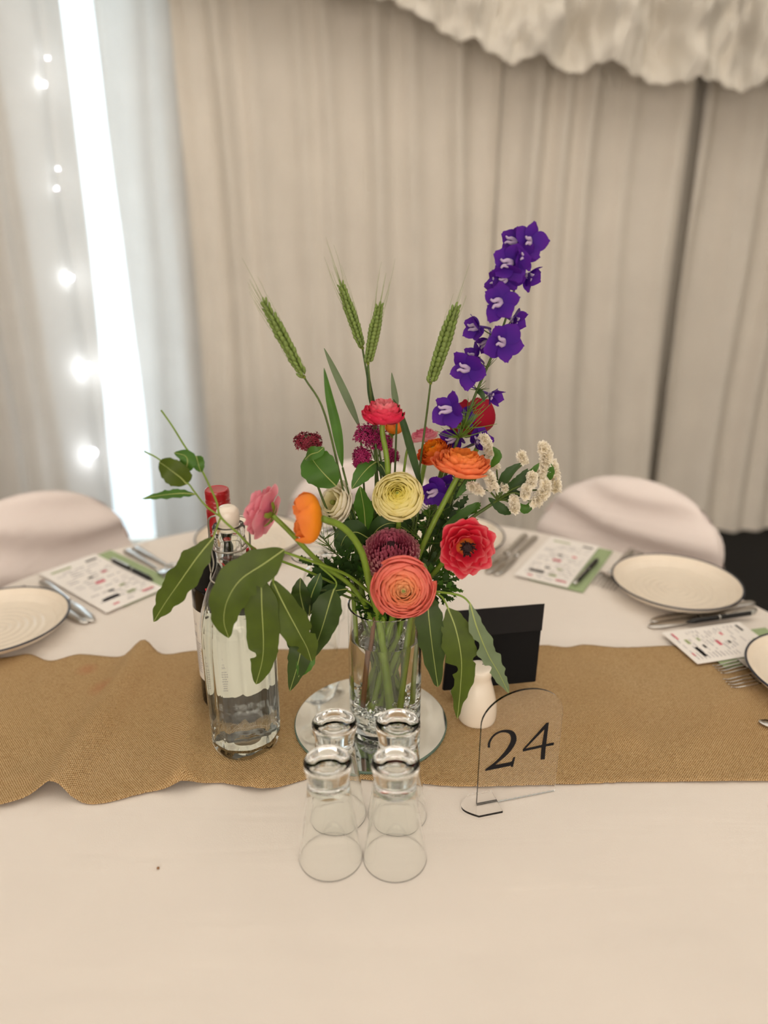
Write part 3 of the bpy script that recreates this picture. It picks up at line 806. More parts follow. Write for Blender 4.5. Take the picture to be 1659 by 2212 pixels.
# ------------------------------------------------------------------ larkspur spike
PM['purple'] = petal_mat('petals_purple', [(0, '#44188a'), (.45, '#4e1a92'), (1, '#5e1e98')], .25)
PM['violet'] = petal_mat('petals_violet', [(0, '#561a8e'), (.5, '#681a90'), (1, '#791d8c')], .25)
bee_m = mat('floret_bee', '#b9a5c4', .6); spur_m = mat('floret_spur', '#5c3a8c', .6)
sp = [at(*q) for q in ((1137, 522, .845), (1118, 600, .845), (1092, 690, .845), (1062, 770, .84), (1028, 850, .835), (1008, 905, .83), (985, 960, .825), (948, 1070, .815), (912, 1190, .805))]
path = stem_path(sp[-1], [], (.014, .012))[:-1] + sp[::-1]
lark = thing('larkspur', 'tall spike of purple larkspur leaning toward the right', 'flower', path[0], 0, 'cut flowers in the glass vase')
lark['label'] = 'tall spike of purple larkspur rising above every other flower'
stem(lark, path, .0026, .0010, 'stem_dark')
L = Vector(lark.location)
def flat_petal(Lp, wp, seed, cup=.25):
    rr = random.Random(seed); ph = rr.uniform(0, 6); vv = []; tt = []
    for i in range(8):
        t = i / 7; wd = wp * (math.sin(min(1, t * 1.08 + .04) * math.pi * .80) ** .75) if t < .95 else wp * .35
        for j in range(7):
            s = -1 + j / 3
            tl = t * Lp * (1 - .10 * abs(s) ** 2 + .03 * math.sin(s * 6 + ph))
            vv.append((tl + .001, s * wd, cup * Lp * (t * t * .6 - .25 * s * s * t) + .0008 * math.sin(s * 5 + ph + t * 4))); tt.append(t)
    return mesh('petal', vv, grid_faces(8, 7), True, tt)
pms = [flat_petal(1, .50 if k < 2 else .40, k, .22) for k in range(4)]
def floret(parent, Lp, px, py, Y, r, face, spin, pm, open_=1.0, seed=0, stalk=None):
    rr = random.Random(seed); c = at(px, py, Y); fv = Vector(face).normalized()
    mb = MB()
    mb.add(*tube_data([Vector((0, 0, 0)), Vector((.05, 0, -.4)), Vector((.25, 0, -.9)), Vector((.5, 0, -1.15))], .10, .04, sides=6))
    o = obj('floret', mb.mesh('floret'), spur_m, parent)
    o.matrix_local = Matrix.Translation(c - Lp) @ orient(fv, spin) @ Matrix.Scale(r, 4)
    b_ = MB()
    for sx in (-1, 1):
        b_.add(*tube_data([Vector((.02, sx * .03, 0)), Vector((.16, sx * .12, .28)), Vector((.34, sx * .10, .40)), Vector((.46, sx * .2, .46))], .14, .05, sides=6))
    obj('bee', b_.mesh('bee'), bee_m, o)
    for k in range(5):
        p = obj('petal', rr.choice(pms), pm, o); a = k * 1.2566 + rr.uniform(-.15, .15) + .6283
        p.matrix_local = Matrix.Rotation(a, 4, 'Z') @ Matrix.Rotation(-(1 - open_) * 1.1 + rr.uniform(-.35, .2), 4, 'Y') @ Matrix.Rotation(rr.uniform(-.35, .35), 4, 'X') @ Matrix.Scale(rr.uniform(.85, 1.1), 4)
    if stalk is not None:
        s0 = stalk; obj('stalk', mesh('stalk', *tube_data([s0 - Lp, (s0 + c) / 2 - Lp - Vector((0, 0, .002)), c - Lp], .0007, sides=5)), M['stem_dark'], parent)
fl = [(1145, 522, .835, .0205, (.25, -.9, .15), 'purple', 1.0), (1116, 524, .85, .020, (-.5, -.6, .3), 'purple', .8), (1132, 552, .835, .018, (.3, -.8, -.1), 'purple', .75),
      (1106, 568, .832, .0225, (-.3, -.9, .1), 'purple', 1.0), (1138, 594, .85, .018, (.75, -.35, -.35), 'purple', .45), (1096, 596, .838, .021, (.0, -.7, -.35), 'purple', .8), (1082, 616, .85, .018, (-.6, -.4, .3), 'purple', .6),
      (1082, 652, .828, .0245, (-.05, -1, .15), 'violet', 1.0), (1106, 690, .85, .020, (.75, -.4, -.3), 'purple', .6), (1036, 706, .84, .0205, (-.8, -.45, .1), 'purple', .5),
      (1088, 742, .825, .024, (.15, -.95, .15), 'violet', 1.0), (1055, 735, .85, .018, (-.3, -.5, -.4), 'purple', .5), (1012, 798, .828, .0225, (-.25, -.9, .1), 'violet', .9), (1030, 772, .84, .017, (-.7, -.4, .4), 'violet', .5),
      (1057, 852, .85, .019, (.6, -.5, -.2), 'purple', .4), (974, 884, .815, .0225, (-.45, -.75, .2), 'violet', .8), (1000, 905, .84, .018, (.3, -.5, .4), 'purple', .7),
      (985, 945, .835, .019, (-.4, -.6, -.3), 'purple', .6), (1028, 956, .835, .021, (.5, -.5, .5), 'purple', .6), (943, 1060, .80, .0215, (-.15, -.9, -.1), 'purple', .75), (958, 1048, .815, .016, (.4, -.5, .3), 'purple', .6)]
for k, (px, py, Y, r, fc, pm, op) in enumerate(fl):
    c = at(px, py, Y); best = min(crom(sp, 40), key=lambda p: (p - c).length + abs(p.z - c.z + .012))
    floret(lark, L, px, py, Y, r, fc, math.pi + .3 * math.sin(k * 3), PM[pm], op, k, best)
def threads(parent, c, n, length, r, m, seed, up=.3, spread=1.0):
    rr = random.Random(seed); mb = MB(); Lp = Vector(parent.location)
    for k in range(n):
        a = rr.uniform(0, 6.28); d = Vector((math.cos(a) * spread, math.sin(a) * spread, rr.uniform(-.3, .9) + up)).normalized(); l = length * rr.uniform(.6, 1.1)
        bend = Vector((rr.uniform(-.3, .3), rr.uniform(-.3, .3), .35)) * l
        mb.add(*tube_data([c - Lp, c + d * l * .5 + bend * .15 - Lp, c + d * l + bend * .5 - Lp], r, r * .3, n=6, sides=4))
    return obj('feathery_leaf', mb.mesh('feathery_leaf'), M[m], parent)
threads(lark, at(1000, 925, .822), 22, .036, .0009, 'dill', 1)
threads(lark, at(993, 945, .815), 18, .040, .0009, 'dill', 2)
threads(lark, at(1010, 890, .83), 9, .026, .0006, 'dill', 3)
threads(lark, at(1042, 805, .84), 8, .020, .0008, 'stem_dark', 4)
threads(lark, at(1030, 842, .838), 7, .016, .0008, 'stem_dark', 5)
leaf(lark, [at(1028, 842, .836), at(1040, 850, .83), at(1047, 868, .828)], .006, 'leaf_dark', vein=False)

# ------------------------------------------------------------------ wheat, grass
def wheat(tip, foot, way, Y, label, seed, wid=.0105):
    a, b_ = at(*foot, Y), at(*tip, Y)
    path = stem_path(a, [at(*q) for q in way])
    root = thing('wheat_stalk', label, 'wheat', path[0], 0, 'green wheat stalks in the bouquet'); L = Vector(root.location)
    stem(root, path, .0016, .0011, 'stem_dark')
    rr = random.Random(seed); d = (b_ - a); ln = d.length; d /= ln
    side = Vector((0, 1, 0)).cross(d).normalized(); fr_ = d.cross(side)
    mb = MB(); aw = MB(); n = 15
    for k in range(n):
        for sgn, ax in ((-1, side), (1, side), (-1, fr_), (1, fr_)):
            u = (k + (.5 if sgn > 0 else 0) + (.25 if ax is fr_ else 0)) / n
            w_ = wid * .5 * (.55 + .45 * math.sin(min(1, u * 1.6 + .18) * math.pi * .5)) * (1 - .55 * max(0, u - .6) / .4)
            p = a + d * (u * ln) + ax * sgn * w_ * .55 - L
            q = (d * .93 + ax * sgn * .34 + Vector((rr.uniform(-.1, .1),) * 3)).normalized(); s = w_ * .62; l = ln / n * 1.55
            C = [p, p + q * l * .4, p + q * l * .8, p + q * l]
            vv, ff = tube_data(C, s * .6, s * .6, n=4, sides=6, smooth=False)
            for i, kf in enumerate((.35, 1.0, .75, .05)):
                for m_ in range(6): vv[i * 6 + m_] = C[i] + (vv[i * 6 + m_] - C[i]) * kf * 1.5
            mb.add(vv, ff)
            if rr.random() < .6:
                al = rr.uniform(.010, .034) * (.6 + u)
                aw.add(*tube_data([p + q * l * .9, p + q * l + (d * .97 + ax * sgn * .12) * al * .5, p + q * l + (d + ax * sgn * .06) * al], .00022, .0001, n=4, sides=4))
    ear = obj('ear', mb.mesh('ear'), M['wheat'], root)
    obj('awns', aw.mesh('awns'), M['awn'], ear)['kind'] = 'stuff'
    obj('node', lathe('node', [(0, -.002), (.0017, -.001), (.0019, .001), (0, .003)], 8), M['sepal'], root, a - L)
    return root
wheat((571, 655), (657, 815), [(775, 1190, .80), (740, 1050, .80), (700, 890, .80)], .80, 'green wheat ear bent outward beside the drooping pink flower', 1)
wheat((737, 615), (783, 752), [(835, 1100, .82), (812, 930, .83)], .84, 'slim green wheat ear with a yellowed joint at its foot', 2, .0095)
wheat((820, 660), (795, 785), [(830, 1100, .81), (810, 950, .82)], .82, 'short upright green wheat ear crossing the slim one', 3, .0105)
wheat((984, 665), (930, 828), [(890, 1150, .81), (908, 1000, .83), (921, 900, .84)], .84, 'green wheat ear next to the larkspur spike', 4, .0125)
def blade(pts, wd, label, m='leaf'):
    P = [at(*q) for q in pts]; path = stem_path(P[0])
    root = thing('grass_blade', label, 'grass', path[0], 0, 'grass blades in the bouquet')
    stem(root, path, .0012, .0012, 'stem_dark')
    leaf(root, P, wd, m, vein=False, fold=.25, wave=.0, peak=.35)
blade([(740, 1010, .80), (728, 930, .80), (712, 860, .80), (700, 795, .80)], .0105, 'broad grass blade close beside the bent wheat stalk')
blade([(778, 925, .84), (750, 860, .85), (722, 800, .86), (700, 752, .87)], .0085, 'grey-green grass blade slanting behind the rose-red bloom', 'gum_grey')
blade([(858, 880, .86), (852, 850, .865), (846, 805, .87)], .007, 'short pale grass tip showing above the rose-red bloom', 'gum_grey')
blade([(912, 1060, .80), (890, 980, .80), (868, 905, .80), (850, 862, .81)], .0085, 'dark stiff grass leaf rising behind the yellow bloom', 'leaf_dark')
blade([(812, 900, .825), (800, 850, .83), (793, 790, .835)], .006, 'narrow dark leaf sheathing the upright wheat stalk', 'leaf_dark')

# ------------------------------------------------------------------ valerian, scabious
PM['valerian'] = petal_mat('petals_magenta', [(0, '#7a1742'), (.5, '#a82562'), (1, '#c04c80')], .2)
PM['sedum'] = petal_mat('petals_dull_crimson', [(0, '#5a1020'), (.5, '#8a2438'), (1, '#b25560')], .2)
def cluster(parent, c, r, n, pm, seed, fr=.0022, squash=1.0, name='flower_cluster', hollow=0):
    """a head of very many tiny five-petalled flowers"""
    rr = random.Random(seed); mb = MB(); Lp = Vector(parent.location)
    for k in range(n):
        z = 1 - 2 * (k + .5) / n; a = k * 2.39996
        d = Vector((math.sqrt(1 - z * z) * math.cos(a), math.sqrt(1 - z * z) * math.sin(a), z))
        if d.z < -.6 or (hollow and d.z > hollow): continue
        p = c + Vector((d.x * r, d.y * r, d.z * r * squash)) * rr.uniform(.72, 1.05) - Lp
        mt = orient(d + Vector((rr.uniform(-.3, .3), rr.uniform(-.3, .3), .2))); s = fr * rr.uniform(.8, 1.25); vv = [Vector((0, 0, -.3 * s))]; tt = [0]
        for q in range(10):
            an = q * .6283; rd = s * (1.15 if q % 2 == 0 else .5); vv.append(Vector((rd * math.cos(an), rd * math.sin(an), .25 * s * (1 if q % 2 == 0 else -.4)))); tt.append(.9 if q % 2 == 0 else .4)
        mb.add([mt @ x + p for x in vv], [(0, 1 + q, 1 + (q + 1) % 10) for q in range(10)], tt)
        mb.add(*tube_data([c + (p + Lp - c) * .35 - Lp, p], .0005, .0004, n=3, sides=4), [.1] * 12)
    o = obj(name, mb.mesh(name), pm, parent); o['kind'] = 'stuff'; return o
c = at(803, 948, .83); path = stem_path(at(812, 1000, .82), [])
root = thing('valerian', 'magenta valerian heads with pointed leaves under the rose-red bloom', 'flower', path[0], 0, 'cut flowers in the glass vase')
stem(root, path + [c], .0020, .0014, 'stem_dark')
for (px, py, Y, r, s) in ((790, 940, .82, .0150, 1), (812, 948, .83, .015, 2), (828, 958, .835, .012, 3), (782, 985, .815, .0115, 4), (778, 1000, .815, .008, 5), (846, 986, .86, .0095, 6)):
    cluster(root, at(px, py, Y), r, 110, PM['valerian'], s, .0026); stem(root, [at(812, 1000, .82), (at(812, 1000, .82) + at(px, py, Y)) / 2, at(px, py, Y)], .0008, .0006, 'stem_dark', 'side_stem', 5)
leaf(root, [at(812, 998, .818), at(796, 1010, .806), at(778, 1030, .798), at(760, 1056, .795)], .0205, 'leaf', nrm=(.2, -.9, .6))
leaf(root, [at(815, 998, .82), at(828, 1012, .815), at(838, 1040, .81)], .013, 'leaf_dark', nrm=(.2, -.9, .6))
leaf(root, [at(790, 1150, .80), at(788, 1110, .79), at(784, 1085, .785), at(778, 1050, .785)], .0230, 'leaf', nrm=(-.3, -.9, .2), peak=.5)
c = at(665, 953, .815); path = stem_path(at(690, 1060, .80), [])
root = thing('scabious', 'dull crimson scabious head with one round green leaf', 'flower', path[0], 0, 'cut flowers in the glass vase')
stem(root, path + [at(682, 1010, .81), c - Vector((0, 0, .008))], .0016, .0012, 'stem_dark')
cluster(root, c, .0165, 200, PM['sedum'], 8, .0026, .72, hollow=.80)
o = obj('flower_eye', lathe('flower_eye', [(0, -.008), (.008, -.006), (.010, .001), (.006, .0055), (0, .0062)], 16), M['leaf_dark'], root, c - Vector(root.location))
leaf(root, [at(726, 1050, .785), at(702, 1025, .785), at(680, 1000, .79), at(668, 978, .80)], .0400, 'leaf', nrm=(-.1, -.95, .25), peak=.55, blunt=.55, fold=.05)
leaf(root, [at(660, 992, .792), at(672, 982, .782), at(688, 976, .780), at(700, 966, .785)], .0150, 'leaf', nrm=(.1, -.8, .6), peak=.45, fold=.3)

# ------------------------------------------------------------------ statice
PM['statice'] = petal_mat('petals_cream', [(0, '#efe0b4'), (.4, '#fbf2d8'), (1, '#fffaf0')], .4)
def frill(parent, pts, r, seed, n=26):
    """a comb of crinkled papery cups along a little spike"""
    rr = random.Random(seed); mb = MB(); Lp = Vector(parent.location); C = crom(pts, n)
    for k, c in enumerate(C):
        for q in range(3):
            d = Vector((rr.uniform(-1, 1), rr.uniform(-1, .4), rr.uniform(-.2, 1))).normalized(); p = c + d * r * .45 - Lp; mt = orient(d); s = r * rr.uniform(.45, .65); vv = [Vector((0, 0, -.4 * s))]; tt = [.2]
            for a in range(12):
                an = a * .5236; rd = s * (1 + .25 * math.sin(a * 2.5 + k)); vv.append(Vector((rd * math.cos(an), rd * math.sin(an), s * (.35 + .25 * (a % 2))))); tt.append(.9)
            mb.add([mt @ x + p for x in vv], [(0, 1 + a, 1 + (a + 1) % 12) for a in range(12)], tt)
    o = obj('flower_cluster', mb.mesh('flower_cluster', False), PM['statice'], parent); o['kind'] = 'stuff'; return o
hub = at(1075, 1080, .80); path = stem_path(hub, [at(985, 1150, .79)], (.030, .004))
root = thing('statice', 'branching white statice spreading out beyond the coral blooms', 'flower', path[0], 0, 'cut flowers in the glass vase')
stem(root, path, .0028, .0020, 'stem_dark')
combs = [([(1172, 966), (1180, 985), (1176, 1010), (1168, 1030)], .0085, .80), ([(1192, 1002), (1198, 1030), (1200, 1062)], .0080, .81), ([(1178, 1046), (1172, 1068), (1156, 1088)], .0085, .79),
         ([(1150, 1028), (1146, 1050)], .0075, .79), ([(1138, 1055), (1134, 1072)], .0070, .785), ([(1126, 982), (1132, 1000)], .0065, .80), ([(1044, 945), (1052, 960), (1060, 985)], .0070, .82),
         ([(1050, 1022), (1062, 1040), (1066, 1058)], .0075, .785), ([(1020, 1050), (1036, 1062)], .0075, .78), ([(1110, 1076), (1112, 1104)], .0070, .79), ([(1062, 1000), (1072, 1010)], .006, .81), ([(1092, 1058), (1086, 1044)], .0055, .80)]
for k, (pp, r, Y) in enumerate(combs):
    P = [at(a, b_, Y) for a, b_ in pp]; frill(root, P, r, k, 5 * len(P) + 3)
    m_ = hub.lerp(P[-1], .55) + Vector((0, 0, .006))
    stem(root, [hub, m_, P[-1]] if k != 6 else [at(990, 1060, .80), at(1035, 990, .82), P[-1]], .0013, .0009, 'stem_dark', 'side_stem', 6)
for (a, b_, c_, wd) in (((1075, 1060), (1095, 1025), (1125, 1000), .011), ((1090, 1060), (1120, 1040), (1140, 1012), .012), ((1085, 1075), (1110, 1070), (1135, 1068), .012), ((1100, 1080), (1135, 1100), (1155, 1075), .010),
                        ((1100, 1050), (1140, 1030), (1165, 1000), .010), ((1055, 1075), (1085, 1100), (1105, 1110), .011), ((1035, 1085), (1000, 1110), (955, 1140), .010), ((1060, 1010), (1075, 985), (1065, 965), .009), ((1030, 1030), (1010, 1045), (985, 1075), .009), ((1180, 1045), (1190, 1020), (1188, 1000), .008)):
    leaf(root, [at(*a, .80), at(*b_, .795), at(*c_, .795)], wd, 'leaf_dark' if wd > .0105 else 'leaf', nrm=(.1, -.9, .5), vein=False, wave=.10, nt_=14)

# ------------------------------------------------------------------ gum (eucalyptus) branches
def branch(label, pts, r, m='stem'):
    P = [at(*q) for q in pts]; path = stem_path(P[0])[:-1] + P
    root = thing('gum_branch', label, 'foliage', path[0], 0, 'gum leaf branches in the bouquet'); stem(root, path, r, r * .55, m); return root
root = branch('gum branch with broad drooping leaves hanging over the water bottle', [(762, 1250, .745), (700, 1222, .712), (650, 1205, .695), (612, 1192, .690)], .0024)
def twig(root, pts, r=.0011, m='stem'): stem(root, [at(*q) for q in pts], r, r * .8, m, 'twig', 6)
leaf(root, [at(614, 1187, .690), at(570, 1218, .680), at(520, 1252, .672), at(492, 1295, .668), at(484, 1340, .668), at(494, 1378, .670)], PXM(84, .69), 'gum', peak=.36, blunt=.7, fold=.10, seed=1, nt_=44, wave=.05, bites=((.33, -1, .30, .02),))
twig(root, [(612, 1192, .690), (595, 1222, .688), (572, 1262, .686)]); twig(root, [(600, 1210, .688), (592, 1240, .688), (590, 1264, .688)])
leaf(root, [at(564, 1250, .688), at(566, 1310, .682), at(569, 1385, .680), at(566, 1430, .681), at(553, 1478, .684)], PXM(72, .69), 'gum', peak=.33, blunt=.6, seed=2, nt_=44, bites=((.66, 1, .55, .05),))
leaf(root, [at(588, 1252, .690), at(618, 1315, .684), at(645, 1365, .682), at(662, 1395, .684), at(673, 1428, .688)], PXM(70, .69), 'gum', peak=.4, blunt=.65, nrm=(-.1, -1, .3), seed=3, nt_=44, bites=((.55, -1, .35, .04), (.72, 1, .35, .05)))
twig(root, [(690, 1222, .712), (725, 1255, .715), (722, 1275, .712)])
leaf(root, [at(722, 1272, .712), at(710, 1308, .702), at(695, 1360, .700), at(672, 1425, .704)], PXM(64, .70), 'gum_dark', nrm=(-.2, -1, .2), seed=4)
root = branch('gum branch with small dark leaves hanging between bottle and vase', [(752, 1290, .75), (705, 1275, .73), (672, 1290, .725), (662, 1340, .725), (655, 1390, .73)], .0018, 'stem_dark')
leaf(root, [at(655, 1380, .725), at(650, 1405, .715), at(642, 1440, .712), at(626, 1493, .715)], PXM(52, .71), 'gum_dark', seed=5)
leaf(root, [at(668, 1400, .72), at(660, 1430, .712), at(645, 1462, .712)], PXM(40, .71), 'leaf', seed=6)
leaf(root, [at(660, 1330, .722), at(652, 1300, .718), at(648, 1275, .716), at(649, 1248, .720)], PXM(42, .72), 'gum_dark', seed=7)
leaf(root, [at(668, 1330, .722), at(672, 1290, .718), at(684, 1258, .718), at(692, 1238, .722)], PXM(30, .72), 'leaf_dark', seed=8)
leaf(root, [at(655, 1350, .73), at(638, 1380, .722), at(632, 1410, .720)], PXM(40, .72), 'gum_dark', seed=9)
leaf(root, [at(752, 1272, .742), at(720, 1278, .730), at(690, 1296, .722), at(670, 1325, .720)], PXM(36, .72), 'leaf_dark', nrm=(0, -.7, .8), seed=10)
root = branch('slender gum twig with small leaves standing over the wine bottle cap', [(748, 1275, .755), (660, 1232, .735), (560, 1192, .712), (512, 1150, .708), (477, 1117, .708), (468, 1085, .710), (455, 1055, .715), (430, 1005, .72), (400, 965, .73), (372, 920, .735), (348, 886, .74)], .0016)
twig(root, [(477, 1117, .708), (445, 1093, .708), (420, 1062, .71), (402, 1040, .71), (345, 993, .715), (312, 975, .72)], .0010)
leaf(root, [at(404, 1046, .710), at(388, 1030, .705), at(365, 1012, .705), at(344, 998, .71)], PXM(52, .71), 'gum', nrm=(.1, -1, .1), blunt=.55, seed=11)
leaf(root, [at(398, 1020, .712), at(405, 1000, .712), at(400, 985, .715), at(376, 978, .72)], PXM(34, .71), 'leaf', nrm=(.2, -.8, .6), seed=12)
leaf(root, [at(424, 985, .722), at(428, 1000, .716), at(434, 1020, .716)], PXM(26, .71), 'leaf', seed=13, blunt=.6)
leaf(root, [at(422, 1068, .71), at(390, 1066, .70), at(350, 1070, .70), at(308, 1077, .705)], PXM(19, .71), 'leaf', nrm=(0, -.7, .7), wave=.14, seed=14)
twig(root, [(477, 1117, .708), (468, 1140, .702), (460, 1163, .700)], .0011)
leaf(root, [at(462, 1160, .700), at(425, 1205, .692), at(385, 1262, .690), at(355, 1305, .692), at(332, 1343, .696)], PXM(60, .70), 'gum', nrm=(.15, -1, .15), seed=15, wave=.10, peak=.4, nt_=44)
root = branch('gum branch with three long leaves trailing over the salt shaker', [(905, 1275, .745), (940, 1278, .725), (985, 1284, .715), (1004, 1292, .710), (1016, 1305, .708)], .0018)
twig(root, [(935, 1280, .728), (955, 1290, .718), (968, 1314, .712)]); twig(root, [(905, 1275, .745), (918, 1285, .725), (926, 1300, .715)])
leaf(root, [at(924, 1285, .716), at(926, 1330, .706), at(934, 1400, .702), at(946, 1484, .704)], PXM(60, .70), 'gum_dark', seed=16, blunt=.6, nt_=44, wave=.06, bites=((.20, 1, .6, .03),))
leaf(root, [at(967, 1312, .712), at(985, 1360, .704), at(996, 1420, .700), at(995, 1480, .700), at(988, 1552, .702)], PXM(74, .70), 'gum', seed=17, peak=.36, wave=.08, nt_=50, bites=((.60, 1, .75, .05), (.72, 1, .45, .06), (.90, -1, .4, .05), (.52, -1, .3, .03)))
leaf(root, [at(1015, 1302, .708), at(1030, 1355, .700), at(1055, 1415, .698), at(1078, 1455, .698), at(1099, 1497, .700)], PXM(42, .70), 'gum_grey', seed=18, wave=.13, peak=.5, nt_=50, bites=((.38, 1, .6, .04), (.62, 1, .7, .04), (.78, -1, .4, .03)))

# ------------------------------------------------------------------ filler foliage round the neck
def lobed(parent, a, b_, wd, m, seed):
    """a toothed, divided leaf from a to b_"""
    rr = random.Random(seed); Lp = Vector(parent.location); d = b_ - a; ln = d.length; d /= ln
    nv = (Vector((rr.uniform(-.4, .4), -1, rr.uniform(.1, .8))) ); nv = (nv - d * nv.dot(d)).normalized(); s = d.cross(nv); mb = MB()
    mb.add(*tube_data([a - Lp, a + d * ln * .5 - Lp, b_ - Lp], .0007, .0004, n=5, sides=4))
    for k in range(7):
        u = .2 + .8 * k / 6; sg = (-1, 1, 0)[k % 3] if k < 6 else 0; l = wd * (1.1 - .5 * u) * rr.uniform(.8, 1.2)
        dr = (d * .7 + s * sg * .8 + nv * rr.uniform(-.2, .3)).normalized(); c0 = a + d * ln * u * .9 - Lp; sd = dr.cross(nv).normalized(); pts = [c0]
        for q, wv in ((.3, .16), (.45, .26), (.55, .14), (.75, .24), (.82, .08), (1, 0)): pts.append(c0 + dr * l * q + sd * l * wv)
        for q, wv in ((.82, .08), (.75, .24), (.55, .14), (.45, .26), (.3, .16)): pts.append(c0 + dr * l * q - sd * l * wv + nv * .0006)
        mb.add(pts, [tuple(range(len(pts)))])
    return obj('leaf', mb.mesh('leaf', False), M[m], parent)
def filler(label, hub_, tips, wd, seed, m=('leaf_dark', 'leaf')):
    h = at(*hub_); path = stem_path(h); root = thing('foliage_sprig', label, 'foliage', path[0], 0, 'filler greenery round the vase neck')
    stem(root, path, .0018, .0014, 'stem_dark')
    for k, q in enumerate(tips):
        tp = at(*q); st = h.lerp(tp, .35); stem(root, [h, st + Vector((0, 0, .004)), tp.lerp(st, .3)], .0009, .0006, 'stem_dark', 'leaf_stalk', 5)
        lobed(root, st, tp, wd, m[k % len(m)], seed * 20 + k)
filler('dark toothed foliage behind the arching amber flower stem', (770, 1275, .78), [(660, 1212, .76), (690, 1235, .75), (690, 1260, .755), (712, 1218, .77), (735, 1190, .77), (745, 1170, .79), (730, 1245, .75), (770, 1215, .77), (800, 1235, .76), (752, 1240, .75)], .024, 1, ('leaf_dark', 'leaf_dark', 'leaf'))
filler('green toothed foliage fanning out beside the peach bloom', (905, 1275, .775), [(985, 1225, .77), (985, 1250, .75), (990, 1275, .745), (970, 1292, .74), (960, 1230, .77), (935, 1205, .78)], .019, 2, ('leaf', 'leaf_dark'))
filler('dark foliage packed behind the burgundy bloom', (830, 1255, .81), [(790, 1165, .82), (815, 1140, .83), (770, 1190, .82), (870, 1140, .83), (900, 1180, .82), (925, 1150, .82), (880, 1215, .80), (800, 1250, .79), (945, 1190, .81)], .026, 3, ('leaf_dark', 'leaf_dark', 'leaf'))
filler('mid green foliage pressed against the inside of the vase rim', (800, 1285, .80), [(775, 1310, .765), (790, 1330, .76), (830, 1330, .76), (880, 1300, .77)], .018, 4, ('leaf', 'leaf_dark'))
filler('dark leafy stems crowded under the statice and coral blooms', (925, 1215, .80), [(965, 1105, .81), (1000, 1085, .81), (1030, 1095, .80), (1000, 1125, .80), (975, 1160, .80), (950, 1130, .82), (990, 1060, .82), (1010, 1155, .81), (940, 1085, .82)], .024, 6, ('leaf_dark', 'leaf_dark', 'leaf'))
filler('dark green leaves filling the middle below the valerian', (820, 1200, .82), [(780, 1120, .82), (808, 1100, .83), (760, 1150, .82), (835, 1150, .82), (870, 1170, .81), (850, 1120, .83), (905, 1120, .83)], .026, 7, ('leaf_dark', 'leaf'))
def feather(label, pts, seed):
    P = [at(*q) for q in pts]; path = stem_path(P[0])[:-1] + P; root = thing('feathery_sprig', label, 'foliage', path[0], 0, 'feathery fennel-like sprigs in the bouquet')
    stem(root, path, .0014, .0008, 'stem_dark')
    for k, c in enumerate(crom(P, 6)): threads(root, c, 9, .026, .0006, 'stem_dark' if k % 2 else 'dill', seed * 10 + k, .2)
feather('feathery sprig rising between the yellow and coral-red blooms', [(890, 1230, .79), (910, 1180, .79), (925, 1130, .80), (930, 1100, .80)], 1)
feather('feathery sprig under the broad orange-coral bloom', [(920, 1220, .81), (950, 1150, .82), (975, 1090, .82), (990, 1040, .82)], 2)
feather('feathery sprig low among the dark foliage by the amber flower', [(790, 1260, .78), (750, 1220, .78), (720, 1190, .785), (700, 1165, .79)], 3)
root = thing('broad_leaf_stalk', 'broad smooth dark leaf pair just above the burgundy bloom', 'foliage', stem_path(at(800, 1180, .80))[0], 0)
P0 = Vector(root.location); stem(root, [P0, P0 + Vector((0, 0, .08)), at(805, 1260, .795), at(800, 1165, .80)], .0018, .0016, 'stem_dark')
leaf(root, [at(800, 1165, .80), at(770, 1150, .79), at(745, 1160, .785), at(732, 1195, .785)], .030, 'leaf_dark', nrm=(-.2, -.8, .5), blunt=.6)
leaf(root, [at(800, 1165, .80), at(820, 1140, .79), at(850, 1130, .79), at(885, 1150, .80)], .024, 'leaf_dark', nrm=(.1, -.8, .6), blunt=.6)
leaf(root, [at(800, 1175, .80), at(760, 1130, .80), at(750, 1090, .80)], .014, 'leaf_dark', nrm=(.1, -.9, .3))
# green leaf strips and a woody stalk standing in the vase water
for k, (x, y, lean_, m, r, lab) in enumerate(((-.033, -.004, -.004, 'stem', .0034, 'green cut stalk against the vase wall near the bottles'),
                                              (.016, -.028, .012, 'stem', .0040, 'green cut stalk leaning across the front of the vase'),
                                              (-.024, -.020, .010, 'stem_brown', .0032, 'brown woody cut stalk standing in the vase water'),
                                              (.006, -.026, -.012, 'stem', .0050, 'thick pale green cut stalk in the middle of the vase'),
                                              (.028, -.012, .006, 'stem', .0036, 'green cut stalk against the vase wall near the salt shaker'))):
    p = Vector((VX + x, VY + y, VZ + .040)); root = thing('cut_stalk', lab, 'stalk', p, 0, 'cut stalks standing in the vase')
    stem(root, [p, p + Vector((lean_ * .4, 0, .05)), p + Vector((lean_, .006, .11)), p + Vector((lean_ * 1.5, .01, .15))], r, r * .8, m)

